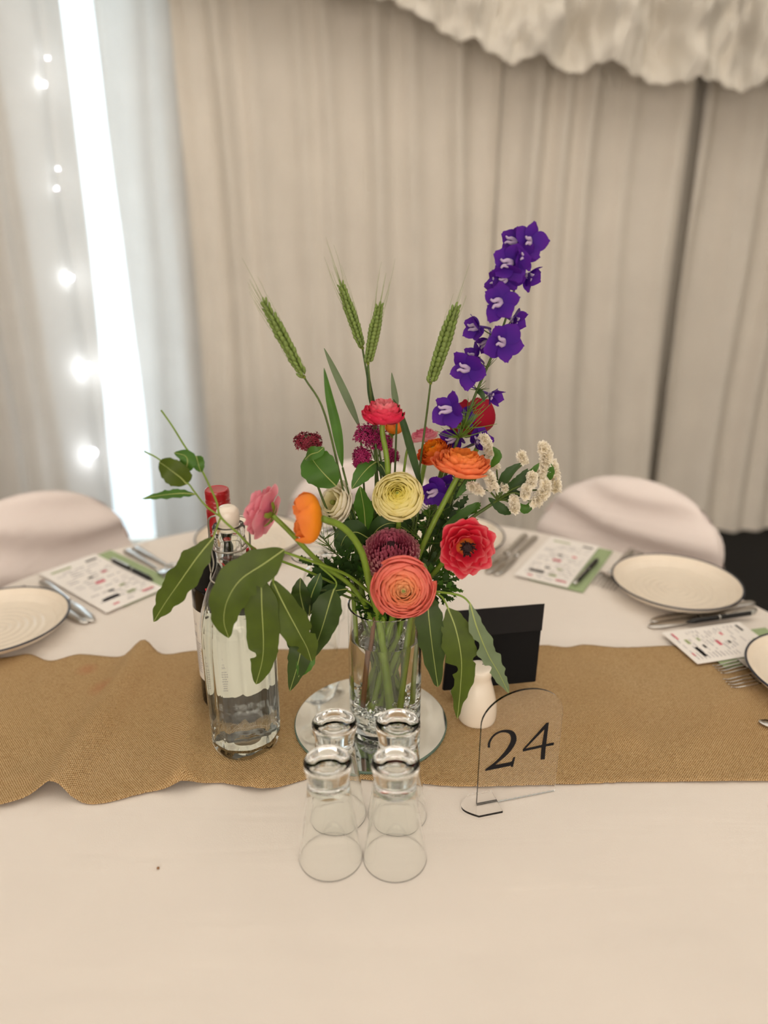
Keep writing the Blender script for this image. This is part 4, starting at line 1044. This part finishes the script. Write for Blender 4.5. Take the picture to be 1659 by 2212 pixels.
# ------------------------------------------------------------------ tumblers
gp = smooth_prof([(0, .1196), (.005, .1198), (.0105, .1208), (.0150, .1228), (.0185, .1238), (.0215, .1230), (.0234, .1205), (.0237, .1170), (.0228, .1110), (.0212, .1040), (.0207, .0980), (.0215, .0880)], 40) + [ (.0245, .060), (.0285, .030), (.0325, .0010), (.0327, 0), (.0318, -.0000), (.0316, .0010),
      (.0272, .030), (.0231, .060), (.0202, .082), (.0188, .0890), (.0140, .0925), (.0070, .0940), (0, .0944)]
gl = lathe('tumbler', gp[::-1], 64)
for px, py, lab in ((715, 1850, 'upside-down clear tumbler in the pair away from the mirror, on the wine bottle side'), (853, 1852, 'upside-down clear tumbler in the pair away from the mirror, on the table number side'),
                    (728, 1757, 'upside-down clear tumbler next to the mirror, on the wine bottle side'), (858, 1758, 'upside-down clear tumbler next to the mirror, on the table number side')):
    p = onz(px, py); o = obj('tumbler', gl, M['glass'], None, (p.x, p.y, TZ + .0012)); tag(o, lab, 'glass', 'upside-down tumblers in front of the vase')

# ------------------------------------------------------------------ wine glasses upside down behind the vase
wg = [(0, .1600), (.012, .1603), (.026, .1612), (.0300, .1620), (.0302, .1612), (.028, .1600), (.014, .1575), (.0052, .1520), (.0036, .140), (.0034, .115), (.0050, .104), (.014, .0985), (.028, .085), (.0365, .060), (.0375, .045), (.0350, .018), (.0325, 0), (.0316, 0),
      (.0341, .018), (.0365, .045), (.0355, .060), (.0270, .0838), (.0130, .0968), (0, .099)]
wg = [(r, z) for r, z in wg]
wgm = lathe('wine_glass', wg[::-1], 56)
for x, y, lab in ((-.103, .965, 'upside-down wine glass whose foot shows below the amber flower'), (-.098, 1.075, 'upside-down wine glass standing directly behind another by the amber flower'), (.012, 1.02, 'upside-down wine glass hidden mostly by the yellow and burgundy blooms')):
    z_ = TZ + .0015
    tag(obj('wine_glass', wgm, M['glass'], None, (x, y, z_)), lab, 'wine glass', 'upside-down wine glasses behind the vase')

# ------------------------------------------------------------------ water bottle
bp_ = onz(533, 1607); BX, BY_ = bp_.x, bp_.y
root = thing('water_bottle', 'clear faceted swing-top bottle filled with water', 'bottle', (BX, BY_, RT))
nf = 10
def facet_for(prof, z0, z1):
    def fn(q, i):
        z = prof[i][1]; w_ = max(0, min(1, (z - z0) / .01)) * max(0, min(1, (z1 - z) / .03)); a = (q % (2 * math.pi / nf)) - math.pi / nf
        k = math.cos(math.pi / nf) / math.cos(a); return 1 + (k * 1.02 - 1) * w_
    return fn
outer = smooth_prof([(.030, .0), (.0380, .003), (.0418, .014), (.0428, .040), (.0434, .100), (.0437, .150), (.0425, .170), (.0372, .195), (.0300, .217), (.0205, .236), (.0172, .246), (.0165, .258), (.0178, .266)], 46)
outer = [(0, .004), (.012, .003), (.026, .0)] + outer + [(.0182, .270), (.0182, .276), (.0172, .279), (.0172, .283), (.0180, .286), (.0180, .292), (.0168, .294)]
inner = [(.0128, .294), (.0122, .280), (.0122, .255), (.0135, .246), (.0168, .235), (.0262, .216), (.0338, .193), (.0386, .169), (.0400, .150), (.0398, .100), (.0392, .040), (.0372, .018), (.0300, .011), (.0140, .013), (0, .014)]
full = outer + inner
obj('glass_body', lathe('glass_body', full, 80, facet_for(full[:len(outer)] + [(0, -1)] * len(inner), .012, .215)), M['bottle_glass'], root)
wi = [(r + .0002, z) for r, z in inner[2:]]; wi = [(0, .256), (wi[0][0], .256)] + wi[1:]
wi[-1] = (0, .0138)
obj('water', lathe('water', wi[::-1], 64), M['water'], root)
st = obj('stopper', lathe('stopper', smooth_prof([(0, .286), (.0115, .288), (.0116, .294), (.0126, .299), (.0130, .305), (.0115, .312), (.0066, .3160), (0, .3166)], 28), 32), M['ceramic'], root)
mb = MB()
for sx in (-1, 1):
    mb.add(*tube_data([Vector((sx * .0125, 0, .305)), Vector((sx * .0215, .001, .300)), Vector((sx * .0225, .001, .285)), Vector((sx * .0215, 0, .262)), Vector((sx * .0195, -.003, .248)), Vector((sx * .0225, -.006, .238)), Vector((sx * .0235, -.004, .262)), Vector((sx * .0190, .0, .272))], .0011, sides=6, n=40))
ring = [Vector((.0190 * math.cos(a), .0190 * math.sin(a), .268)) for a in [i * math.pi / 12 for i in range(25)]]
mb.add(*tube_data(ring, .0011, sides=6, n=60))
lever = [Vector((-.0225, -.006, .238)), Vector((-.020, -.016, .232)), Vector((0, -.023, .229)), Vector((.020, -.016, .232)), Vector((.0225, -.006, .238))]
mb.add(*tube_data(lever, .0011, sides=6, n=24))
obj('wire_bail', mb.mesh('wire_bail'), M['wire'], root)

# ------------------------------------------------------------------ wine bottle
wp_ = at(469, 1066, .850); WBX, WBY = wp_.x, .850
root = thing('wine_bottle', 'dark red-capped wine bottle behind the water bottle', 'bottle', (WBX, WBY, RT))
prof = [(0, .006), (.028, .0)] + smooth_prof([(.034, .0), (.0412, .006), (.0424, .020), (.0427, .10), (.0427, .165), (.0412, .185), (.0330, .205), (.0240, .222), (.0170, .235), (.0148, .245), (.0140, .262)], 44) + [(.0138, .30), (0, .30)]
obj('glass_body', lathe('glass_body', prof, 72), M['wine_glass_dark'], root)
cap = [(.0146, .243), (.0150, .243)] + [(.0150 if k % 2 else .0146, .286 + k * .0022) for k in range(6)] + [(.0150, .299), (.0146, .3025), (.0130, .3035), (.0110, .3030), (0, .3030)]
cap = [(.0146, .2435), (.0150, .2440), (.0151, .2760), (.0146, .2775), (.0146, .2790), (.0151, .2800), (.0151, .2830), (.0147, .2840), (.0147, .2850), (.0151, .2860), (.0151, .2885), (.0147, .2895), (.0147, .2905), (.0151, .2915), (.0151, .2990), (.0143, .3020), (.0128, .3028), (.0118, .3020), (0, .3018)]
obj('screw_cap', lathe('screw_cap', cap, 64), M['cap_red'], root)
lr = .0430
def on_cyl(a, z, r=lr): return (r * math.sin(a), -r * math.cos(a), z)
A0, A1, Z0, Z1 = -1.75, 1.75, .047, .150
vv = [on_cyl(A0 + (A1 - A0) * i / 40, z) for i in range(41) for z in (Z0, Z1)]
lab = obj('label', mesh('label', vv, grid_faces(41, 2)), M['label'], root)
def text_mesh(txt, size):
    cu = bpy.data.curves.new('text', 'FONT'); cu.body = txt; cu.size = size; cu.align_x = 'CENTER'
    o = bpy.data.objects.new('text', cu); COL.objects.link(o); dg = bpy.context.evaluated_depsgraph_get(); dg.update()
    me = bpy.data.meshes.new_from_object(o.evaluated_get(dg)); vs = [v.co.copy() for v in me.vertices]; fs = [tuple(p.vertices) for p in me.polygons]
    bpy.data.objects.remove(o); bpy.data.meshes.remove(me); bpy.data.curves.remove(cu); return vs, fs
mb = MB()
for txt, a, z, s in (('CA', -1.02, .126, .0075), ('BE', -1.08, .108, .0105), ('the', .02, .104, .007), ('DIG.', .03, .092, .009)):
    vs, fs = text_mesh(txt, s); mb.add([on_cyl(a + q.x / lr, z + q.y, lr + .0003) for q in vs], fs)
rnd = random.Random(5)
for a, zt, zb2, hw in ((-1.05, .101, .056, .20), (.02, .086, .054, .22)):
    z = zt
    while z > zb2:
        x = -hw
        while x < hw:
            l = rnd.uniform(.02, .07); mb.add([on_cyl(a + x, z, lr + .0003), on_cyl(a + x + l, z, lr + .0003), on_cyl(a + x + l, z + .0014, lr + .0003), on_cyl(a + x, z + .0014, lr + .0003)], [(0, 1, 2, 3)]); x += l + .018
        z -= .0036
obj('lettering', mb.mesh('lettering', False), M['ink_grey'], lab)['kind'] = 'stuff'
vs, fs = text_mesh('CAMC', .0052)
mb = MB(); mb.add([on_cyl(-.35 + q.x / .0151, .2462 + q.y, .01525) for q in vs], fs)
obj('cap_lettering', mb.mesh('cap_lettering', False), M['label'], root)
ringc = Vector((.004, 0, .192))
rv = []
for i in range(49):
    a = 2 * math.pi * i / 48
    p = Vector((.0440 * math.cos(a), .0440 * math.sin(a), 0)); p = Matrix.Rotation(-.50, 3, 'Y') @ p
    for dz, dr in ((-.004, .0), (.004, -.001)): rv.append(ringc + p * (1 + dr / .042) + Vector((0, 0, dz)))
o = obj('neck_ring', mesh('neck_ring', rv, grid_faces(49, 2)), M['loop_red'], root)
sm = o.modifiers.new('thick', 'SOLIDIFY'); sm.thickness = .0012

# ------------------------------------------------------------------ shakers, dish, black packet, table number
sp_ = onz(1029, 1556)
root = thing('salt_shaker', 'white ceramic salt shaker between the leaves and table number', 'shaker', (sp_.x, sp_.y, RT))
prof = [(0, 0)] + smooth_prof([(.021, 0), (.0240, .003), (.0250, .012), (.0242, .028), (.0205, .045), (.0168, .058), (.0158, .064), (.0168, .070), (.0172, .074), (.0160, .0785), (.0110, .0805), (0, .0812)], 44)
sb = obj('body', lathe('body', prof, 56), M['ceramic'], root)
for q in ((0, 0), (.005, .003), (-.005, .003)):
    obj('hole', lathe('hole', [(0, 0), (.0011, 0), (.0011, .0012), (0, .0012)], 10), M['ink_black'], sb, (q[0], q[1], .0798))
dp = onz(1012, 1500)
root = thing('small_dish', 'small white dish under the black packet', 'dish', (dp.x, dp.y, RT))
obj('bowl', lathe('bowl', [(0, 0), (.020, 0), (.026, .003), (.0295, .012), (.0300, .016), (.0285, .016), (.0275, .012), (.024, .006), (0, .004)], 48), M['ceramic'], root)
bl_, br_ = onz(957, 1512, RT + .002), onz(1156, 1492, RT + .002)
ax = (br_ - bl_); wdt = ax.length; ang = math.atan2(ax.y, ax.x)
root = thing('black_packet', 'black folded paper packet propped up behind the salt shaker', 'packet', (bl_.x, bl_.y, RT + .0175), ang)
root.location.z = RT + .0165
lean_ = math.radians(24); Hh = .105
def slab(x0, x1, z0, z1, d0, d1, sk=.02):
    v = []
    for z in (z0, z1):
        for d in (d0, d1):
            for x in (x0, x1): v.append((x + sk * z / Hh, d * math.cos(lean_) + z * math.sin(lean_), z * math.cos(lean_) - d * math.sin(lean_)))
    return v, [(0, 1, 3, 2), (4, 6, 7, 5), (0, 4, 5, 1), (2, 3, 7, 6), (0, 2, 6, 4), (1, 5, 7, 3)]
bevel(obj('packet_body', mesh('packet_body', *slab(0, wdt, 0, Hh, 0, .010), smooth=False), M['black_paper'], root), .0015)
bevel(obj('folded_flap', mesh('folded_flap', *slab(-.0004, wdt + .0004, Hh * .66, Hh + .0008, -.0014, .0), smooth=False), M['black_flap'], root), .0005)

nb0, nb1 = onz(1029, 1741), onz(1197, 1708)
ax = (nb1 - nb0); ax.z = 0; wS = ax.length; ang = math.atan2(ax.y, ax.x); u_ = ax / wS
root = thing('table_number', 'clear acrylic table number sign reading 24', 'sign', (nb0.x, nb0.y, TZ + .001), ang)
nrm_ = Vector((u_.y, -u_.x, 0))        # toward the camera
def loc2(px, py):
    p = onplane(px, py, nb0 + nrm_ * .0016, nrm_); d = p - nb0; return d.dot(u_), p.z - TZ - .001
hs = loc2(1043, 1569)[1]; htop = loc2(1146, 1489)[1]
poly = [(0, 0), (wS, 0)] + [(wS / 2 + wS / 2 * math.cos(a), hs + (htop - hs) * math.sin(a)) for a in [math.pi * k / 28 for k in range(29)]]
v, f = prism_data(poly, -.0014, .0014)
v = [(a, -c_, b_) for a, b_, c_ in v]
pn = obj('panel', mesh('panel', v, f, False), M['acrylic'], root)
S = 4.253
def glyph(outer_, hole=None):
    o2 = [loc2(920 + a / S, 1270 + b_ / S) for a, b_ in outer_]; polys = [[Vector((a, b_, 0)) for a, b_ in o2]]
    if hole: polys.append([Vector((*loc2(920 + a / S, 1270 + b_ / S), 0)) for a, b_ in hole])
    flat = [q for pl in polys for q in pl]; tris = tessellate_polygon(polys)
    n = len(flat); vv = [(q.x, -.0017, q.y) for q in flat]
    return mesh('numeral', vv, [tuple(t) for t in tris], False)
two = crom([Vector((*q, 0)) for q in ((592, 1467), (590, 1440), (600, 1405), (630, 1362), (680, 1332), (730, 1328), (768, 1345), (780, 1385), (765, 1435), (720, 1505), (640, 1592), (546, 1664))], 40)
two_o = crom([Vector((*q, 0)) for q in ((640, 1622), (740, 1540), (800, 1470), (830, 1410), (830, 1360), (805, 1318), (755, 1302), (700, 1306), (640, 1330), (595, 1375), (570, 1425), (567, 1468))], 40)
outer_ = [(p.x, p.y) for p in two] + [(543, 1682), (780, 1634), (782, 1646), (800, 1643), (822, 1551), (802, 1556), (790, 1590), (770, 1600), (640, 1624)] + [(p.x, p.y) for p in two_o[1:]]
obj('numeral', glyph(outer_), M['ink_black'], pn)
obj('numeral', glyph([(1130, 1234), (1104, 1240), (889, 1482), (891, 1504), (1060, 1466), (1052, 1577), (1092, 1574), (1102, 1456), (1172, 1445), (1178, 1418), (1106, 1432)], [(1088, 1300), (1066, 1440), (918, 1474)]), M['ink_black'], pn)
ft = [(.030, .016), (.030, -.018)] + [(-.008 + .010 * math.cos(a) * 1.4, .0 + .020 * math.sin(a)) for a in [-math.pi / 2 - math.pi * k / 12 for k in range(13)]]
ft = [(.024, .016), (.024, -.018)] + [(-.004 - .014 * math.sin(math.pi * k / 12), -.018 + .034 * k / 12) for k in range(13)]
v, f = prism_data(ft[::-1], 0, .0028)
fo = obj('foot', mesh('foot', v, f, False), M['acrylic'], root, (0, 0, 0))

# ------------------------------------------------------------------ place settings
PR = .1085
pp = [(0, .002), (.055, .002), (.060, .0), (.064, .0015), (.082, .006), (.100, .015), (.1075, .0225), (PR, .0245)]
pin = [(PR - .0014, .0255), (PR - .004, .0235), (.098, .0165), (.086, .0095), (.074, .0072)] + [(r, .0068 + .0010 * math.sin(r * 520)) for r in [.072 - .003 * k for k in range(24)]] + [(0, .0068)]
plm = lathe('dish', pp + pin, 96)
rim = lathe('rim', [(PR - .0006, .0236), (PR + .0008, .0246), (PR + .0004, .0262), (PR - .0014, .0266), (PR - .0026, .0256)], 96, close=True)
pl_list = [(-8, 1342, 'stoneware plate with navy rim beside the covered chair near the bright curtain gap'), (541, 1160, 'stoneware plate with dark rim behind the two bottles'),
           (972, 1158, 'stoneware plate mostly hidden behind the coral-red open bloom'), (1460, 1258, 'swirl-glazed stoneware plate with dark rim in front of a covered chair'), (1793, 1462, 'stoneware plate at the burlap runner end beside the forks')]
for px, py, lab in pl_list:
    p = onz(px, py, TZ + .0225); root = thing('dinner_plate', lab, 'plate', (p.x, p.y, TZ + .0022 if px < 1700 else RT + .002), 0, 'plates set round the table')
    obj('dish', plm, M['plate'], root); obj('rim', rim, M['plate_rim'], root)

def flat_outline(half, z0, z1):
    """half: (x along, half width)"""
    n = len(half); vv = []
    for x, h in half:
        e = min(.0008, h * .4)
        vv += [(x, -h, z0 + e), (x, -h + e, z0), (x, h - e, z0), (x, h, z0 + e), (x, h, z1 - e), (x, h - e, z1), (x, -h + e, z1), (x, -h, z1 - e)]
    ff = [(i * 8 + k, i * 8 + (k + 1) % 8, (i + 1) * 8 + (k + 1) % 8, (i + 1) * 8 + k) for i in range(n - 1) for k in range(8)]
    ff += [tuple(range(7, -1, -1)), tuple((n - 1) * 8 + k for k in range(8))]
    return mesh('part', vv, ff)
KL = .205
k_handle = flat_outline([(0, .004), (.003, .0062), (.012, .0072), (.05, .0068), (.09, .0055), (.104, .0058), (.108, .0062)], 0, .0052)
k_blade = flat_outline([(.107, .0052), (.112, .0046), (.120, .0075), (.150, .0095), (.180, .0098), (.196, .0075), (.203, .0040), (KL, .0012)], .0008, .0030)
f_handle = flat_outline([(0, .005), (.003, .0078), (.015, .0085), (.05, .0066), (.085, .0040), (.115, .0034), (.130, .0045)], 0, .0036)
def fork_head():
    mb = MB()
    xs = [(.129, .0042, .0), (.136, .0085, .002), (.146, .0118, .0045), (.156, .0122, .005)]
    n = len(xs); vv = []
    for x, h, z in xs:
        for y in (-h, -h * .33, h * .33, h): vv.append((x, y, z + .0016 + .0012 * abs(y) / .012))
    mb.add(vv, grid_faces(n, 4)); mb.add([Vector(q) - Vector((0, 0, .0014)) for q in vv], [t[::-1] for t in grid_faces(n, 4)])
    for y in (-.0105, -.0035, .0035, .0105):
        mb.add(*tube_data([Vector((.154, y, .0055)), Vector((.172, y, .0035)), Vector((.188, y * .95, .0015)), Vector((.197, y * .92, .0030))], .0016, .0007, sides=6))
    return mb.mesh('head')
f_head = fork_head()
def spoon_bowl():
    vv = []; n = 12; m_ = 9
    for i in range(n):
        u = i / (n - 1); hw = .019 * math.sin(math.pi * (u * .92 + .06)) ** .7
        for j in range(m_):
            s = -1 + 2 * j / (m_ - 1); vv.append((.128 + .058 * u, s * hw, .0065 - .0055 * (1 - s * s) * math.sin(math.pi * min(1, u + .05))))
    return mesh('bowl', vv, grid_faces(n, m_))
s_bowl = spoon_bowl()
def lay(kind, p0, p1, label, group, dz=.0022, tip=True):
    a, b_ = onz(*p0), onz(*p1); d = b_ - a
    if tip: a = b_ - d.normalized() * (KL if 'knife' in kind else .197)
    root = thing(kind, label, kind.split('_')[-1], (a.x, a.y, TZ + dz), math.atan2(d.y, d.x), group)
    if kind == 'table_knife': obj('handle', k_handle, M['steel'], root); obj('blade', k_blade, M['steel'], root)
    elif kind == 'table_fork': obj('handle', f_handle, M['steel'], root); obj('head', f_head, M['steel'], root)
    else:
        obj('handle', f_handle, M['steel'], root); o = obj('bowl', s_bowl, M['steel'], root)
        if not o.modifiers: sm = o.modifiers.new('thick', 'SOLIDIFY'); sm.thickness = .0014
    return root
G = 'stainless steel cutlery at the place settings'
lay('table_knife', (82, 1253), (203, 1347), 'steel knife lying along the edge of the menu near the navy-rimmed plate', G)
lay('table_knife', (42, 1270), (190, 1350), 'steel knife tucked partly under the navy-rimmed plate', G, .0016)
lay('table_fork', (273, 1192), (352, 1240), 'steel fork with its handle beside the sage napkin, behind the gum leaf', G, tip=False)
lay('table_spoon', (291, 1186), (376, 1234), 'steel spoon furthest from the menu, behind the gum leaf', G, tip=False)
lay('table_knife', (1132, 1163), (1052, 1242), 'steel knife close to the plate behind the coral-red bloom', G)
lay('table_knife', (1155, 1166), (1070, 1246), 'steel knife lying next to the menu with the pen on the napkin', G)
lay('table_fork', (1345, 1212), (1288, 1270), 'steel fork whose tines lie on the cloth by the sage napkin', G)
lay('table_fork', (1362, 1220), (1312, 1278), 'steel fork sticking out from under the swirl-glazed plate', G)
lay('table_knife', (1618, 1324), (1400, 1358), 'steel knife lying under the black pen beside the swirl-glazed plate', G)
lay('table_knife', (1604, 1311), (1405, 1346), 'steel knife half under the swirl-glazed plate', G, .0016)
lay('table_fork', (1712, 1434), (1546, 1456), 'steel fork on the burlap with its tines pointing at the menu', G, .0052)
lay('table_fork', (1727, 1472), (1568, 1486), 'second steel fork on the burlap against the plate edge', G, .0052)
lay('table_knife', (1870, 1620), (1636, 1568), 'steel knife tip lying alone on the burlap runner', G, .0052)

def card(corner0, along, across, w_, l_, z, m, name, label, cat, group):
    """flat sheet: corner0 + along * l_ + across * w_"""
    a = math.atan2(along.y, along.x); root = thing(name, label, cat, (corner0.x, corner0.y, z), a, group)
    sgn = 1 if (along.x * across.y - along.y * across.x) > 0 else -1
    v, f = box_data(0, l_, 0, w_, 0, .0006) if sgn > 0 else box_data(0, l_, -w_, 0, 0, .0006)
    obj('sheet', mesh('sheet', v, f, False), M[m], root)
    return root, sgn
def menu_print(root, sgn, w_, l_, seed, flip=False):
    """rows of little logos and lines as on the printed card"""
    rr = random.Random(seed); parts = {k: MB() for k in ('ink_black', 'ink_grey', 'ink_red', 'ink_green')}
    def q(key, x, y, lx, ly):
        if flip: x, y = l_ - x - lx, w_ - y - ly
        y0, y1 = (y, y + ly) if sgn > 0 else (-y - ly, -y)
        parts[key].add([(x, y0, .0008), (x + lx, y0, .0008), (x + lx, y1, .0008), (x, y1, .0008)], [(0, 1, 2, 3)])
    q('ink_green', l_ * .08, w_ * .12, l_ * .028, w_ * .34)
    q('ink_black', l_ * .80, w_ * .16, l_ * .045, w_ * .28); q('ink_black', l_ * .08, w_ * .72, l_ * .03, w_ * .20)
    q('ink_red', l_ * .50, w_ * .40, l_ * .04, w_ * .16); q('ink_red', l_ * .36, w_ * .68, l_ * .03, w_ * .09); q('ink_red', l_ * .90, w_ * .72, l_ * .022, w_ * .20); q('ink_red', l_ * .92, w_ * .2, l_ * .02, w_ * .1)
    q('ink_green', l_ * .82, w_ * .55, l_ * .04, w_ * .14); q('ink_green', l_ * .68, w_ * .6, l_ * .03, w_ * .1); q('ink_black', l_ * .38, w_ * .42, l_ * .03, w_ * .08); q('ink_black', l_ * .70, w_ * .38, l_ * .03, w_ * .1)
    x = .16
    while x < .95:
        y = .10
        while y < .9:
            ln = rr.uniform(.06, .2)
            if rr.random() < .72: q('ink_grey', l_ * x, w_ * y, l_ * rr.choice((.008, .012)), w_ * min(ln, .92 - y))
            y += ln + .05
        x += .045
    for k, mb in parts.items(): obj('print', mb.mesh('print', False), M[k], root)['kind'] = 'stuff'
def setting(c_tl, c_tr, c_bl, label_menu, label_nap, nap_shift, seed, dz=.0022, flip=False, L_=None, nap=True):
    a, b_, c_ = onz(*c_tl), onz(*c_tr), onz(*c_bl)
    across = (b_ - a); w_ = across.length; along = (c_ - a); l_ = L_ or along.length
    across.normalize(); along.normalize(); across = (across - along * across.dot(along)).normalized()
    root, sg = card(a, along, across, w_, l_, TZ + dz + .0024, 'paper', 'menu_card', label_menu, 'menu', 'printed menu cards')
    menu_print(root, sg, w_, l_, seed, flip)
    if nap:
        n0 = a + across * nap_shift[0] + along * nap_shift[1]
        nr, sg2 = card(n0, along, across, w_ * 1.0, l_ * .98, TZ + dz, 'napkin', 'paper_napkin', label_nap, 'napkin', 'folded sage napkins under the menus')
    return a, along, across, w_, l_
s1 = setting((84, 1244), (219, 1211), (231, 1329), 'printed menu card on the cloth near the bright curtain gap', 'folded sage green napkin under the pen, near the bright curtain gap', (.032, .004), 1)
s2 = setting((1190, 1163), (1287, 1192), (1110, 1247), 'printed menu card between two knives and the sage napkin', 'folded sage green napkin under the pen, beside the swirl-glazed plate', (.028, .004), 2)
e0, e1 = onz(1428, 1373, RT), onz(1520, 1439, RT)
e2 = onz(1659, 1341, RT)
al = (e2 - e0).normalized(); acr = (e1 - e0); acr = (acr - al * acr.dot(al)); w_ = acr.length; acr.normalize()
root, sg = card(e0, al, acr, w_, w_ * 1.55, RT + .0052, 'paper', 'menu_card', 'printed menu card lying across the edge of the burlap runner', 'menu', 'printed menu cards')
menu_print(root, sg, w_, w_ * 1.55, 3, True)
for o in root.children:
    if o.name.startswith('print'): o.location = (0, 0, 0)
card(e0 + acr * .022 + al * .035, al, acr, w_ * .94, w_ * 1.5, RT + .0030, 'napkin', 'paper_napkin', 'folded sage green napkin under the menu on the burlap runner', 'napkin', 'folded sage napkins under the menus')

def pen(p0, p1, z, label):
    a, b_ = onz(*p0, z), onz(*p1, z); d = b_ - a; l = d.length
    root = thing('ballpoint_pen', label, 'pen', (a.x, a.y, z + .0048), math.atan2(d.y, d.x), 'black pens at the place settings')
    def lx(prof, m, name):
        me = lathe(name, prof, 20); me.transform(Matrix.Rotation(math.pi / 2, 4, 'Y')); return obj(name, me, m, root)
    lx([(0, 0), (.0012, 0), (.0042, .012), (.0046, .014), (.0046, l * .45), (0, l * .45)], M['pen_black'], 'barrel')
    lx([(.0, l * .45), (.0048, l * .45), (.0048, l * .47), (0, l * .47)], M['pen_silver'], 'band')
    lx([(0, l * .47), (.0046, l * .47), (.0045, l * .92), (0, l * .92)], M['pen_black'], 'cap')
    lx([(0, l * .92), (.0046, l * .92), (.0042, l * .98), (.0022, l), (0, l)], M['pen_silver'], 'end_button')
    v, f = box_data(l * .55, l * .95, -.0014, .0014, .0048, .0060); obj('clip', mesh('clip', v, f, False), M['pen_silver'], root)
pen((331, 1258), (240, 1213), TZ + .0034, 'black and silver pen on the sage napkin near the bright curtain gap')
pen((1292, 1211), (1240, 1267), TZ + .0034, 'black and silver pen on the sage napkin beside the swirl-glazed plate')
pen((1482, 1349), (1630, 1328), TZ + .0080, 'black and silver pen lying on top of the knife')

# ------------------------------------------------------------------ covered chairs
def chair(px, py, Y, W_, top, label, seed, face=None):
    c = at(px, py, Y); p = Vector((c.x, Y, 0)); d = Vector((TC.x - p.x, TC.y - p.y, 0)).normalized() if face is None else Vector(face)
    rz = math.atan2(d.y, d.x) + math.pi / 2      # local -y looks at the table
    root = thing('covered_chair', label, 'chair', p, rz, 'chairs under white stretch covers')
    rr = random.Random(seed); nz, na = 44, 64; vv = []
    for i in range(nz):
        h = i / (nz - 1); z = .02 + (top - .02) * (1 - (1 - h) ** 1.6)
        q = max(0, (z - (top - .19)) / .19); hw = W_ / 2 * (1 - q ** 2.6 * .999) ** .5 if q > 0 else W_ / 2
        hd = .030 * (1 - q ** 6 * .97) ** .5
        yb = .02 + .10 * max(0, z - .45) / .45
        for k in range(na):
            a = 2 * math.pi * k / na; x = hw * math.copysign(abs(math.cos(a)) ** .6, math.cos(a)); y = hd * math.copysign(abs(math.sin(a)) ** .8, math.sin(a))
            if z > .5:
                fold_ = .016 * math.sin((z * 30 + x * 3.2 * math.sin(seed) + 2 * noise.noise(Vector((x * 4, z * 3, seed)))) * 2.2) * (1 - q ** 3)
                y += fold_ * (1 if y < 0 else -.6)
            vv.append((x, y + yb, z))
    ff = [(i * na + k, i * na + (k + 1) % na, (i + 1) * na + (k + 1) % na, (i + 1) * na + k) for i in range(nz - 1) for k in range(na)]
    ff.append(tuple((nz - 1) * na + k for k in range(na)))
    obj('back_cover', mesh('back_cover', vv, ff), M['cover'], root)
    vv = []
    for i, (z, g) in enumerate(((.02, 1.06), (.2, 1.03), (.40, 1.0), (.445, .99), (.46, .95), (.462, .80), (.462, .02))):
        for k in range(48):
            a = 2 * math.pi * k / 48; x = W_ / 2 * .9 * g * math.copysign(abs(math.cos(a)) ** .45, math.cos(a)); y = .16 * g * math.copysign(abs(math.sin(a)) ** .45, math.sin(a))
            if z < .1: x *= 1 + .03 * math.sin(a * 12)
            vv.append((x, y - .15, z))
    ff = [(i * 48 + k, i * 48 + (k + 1) % 48, (i + 1) * 48 + (k + 1) % 48, (i + 1) * 48 + k) for i in range(6) for k in range(48)]
    obj('seat_cover', mesh('seat_cover', vv, ff), M['cover'], root)
    return root
chair(1338, 1100, 1.475, .425, .826, 'white covered chair behind the swirl-glazed plate', 1)
chair(88, 1120, 1.42, .43, .812, 'white covered chair beside the navy-rimmed plate and bright curtain gap', 2)
chair(790, 1080, 1.66, .41, .808, 'white covered chair seen through the flowers behind the yellow bloom', 3)

# a crumb on the cloth and a bit of straw on the burlap
p = onz(342, 1878); tag(obj('crumb', lathe('crumb', [(0, 0), (.0013, .0002), (.0015, .0010), (.0007, .0017), (0, .0018)], 8), mat('crumb_brown', '#8a5a2a', .8), None, (p.x, p.y, TZ + .0012)), 'small brown crumb on the bare white cloth', 'crumb')
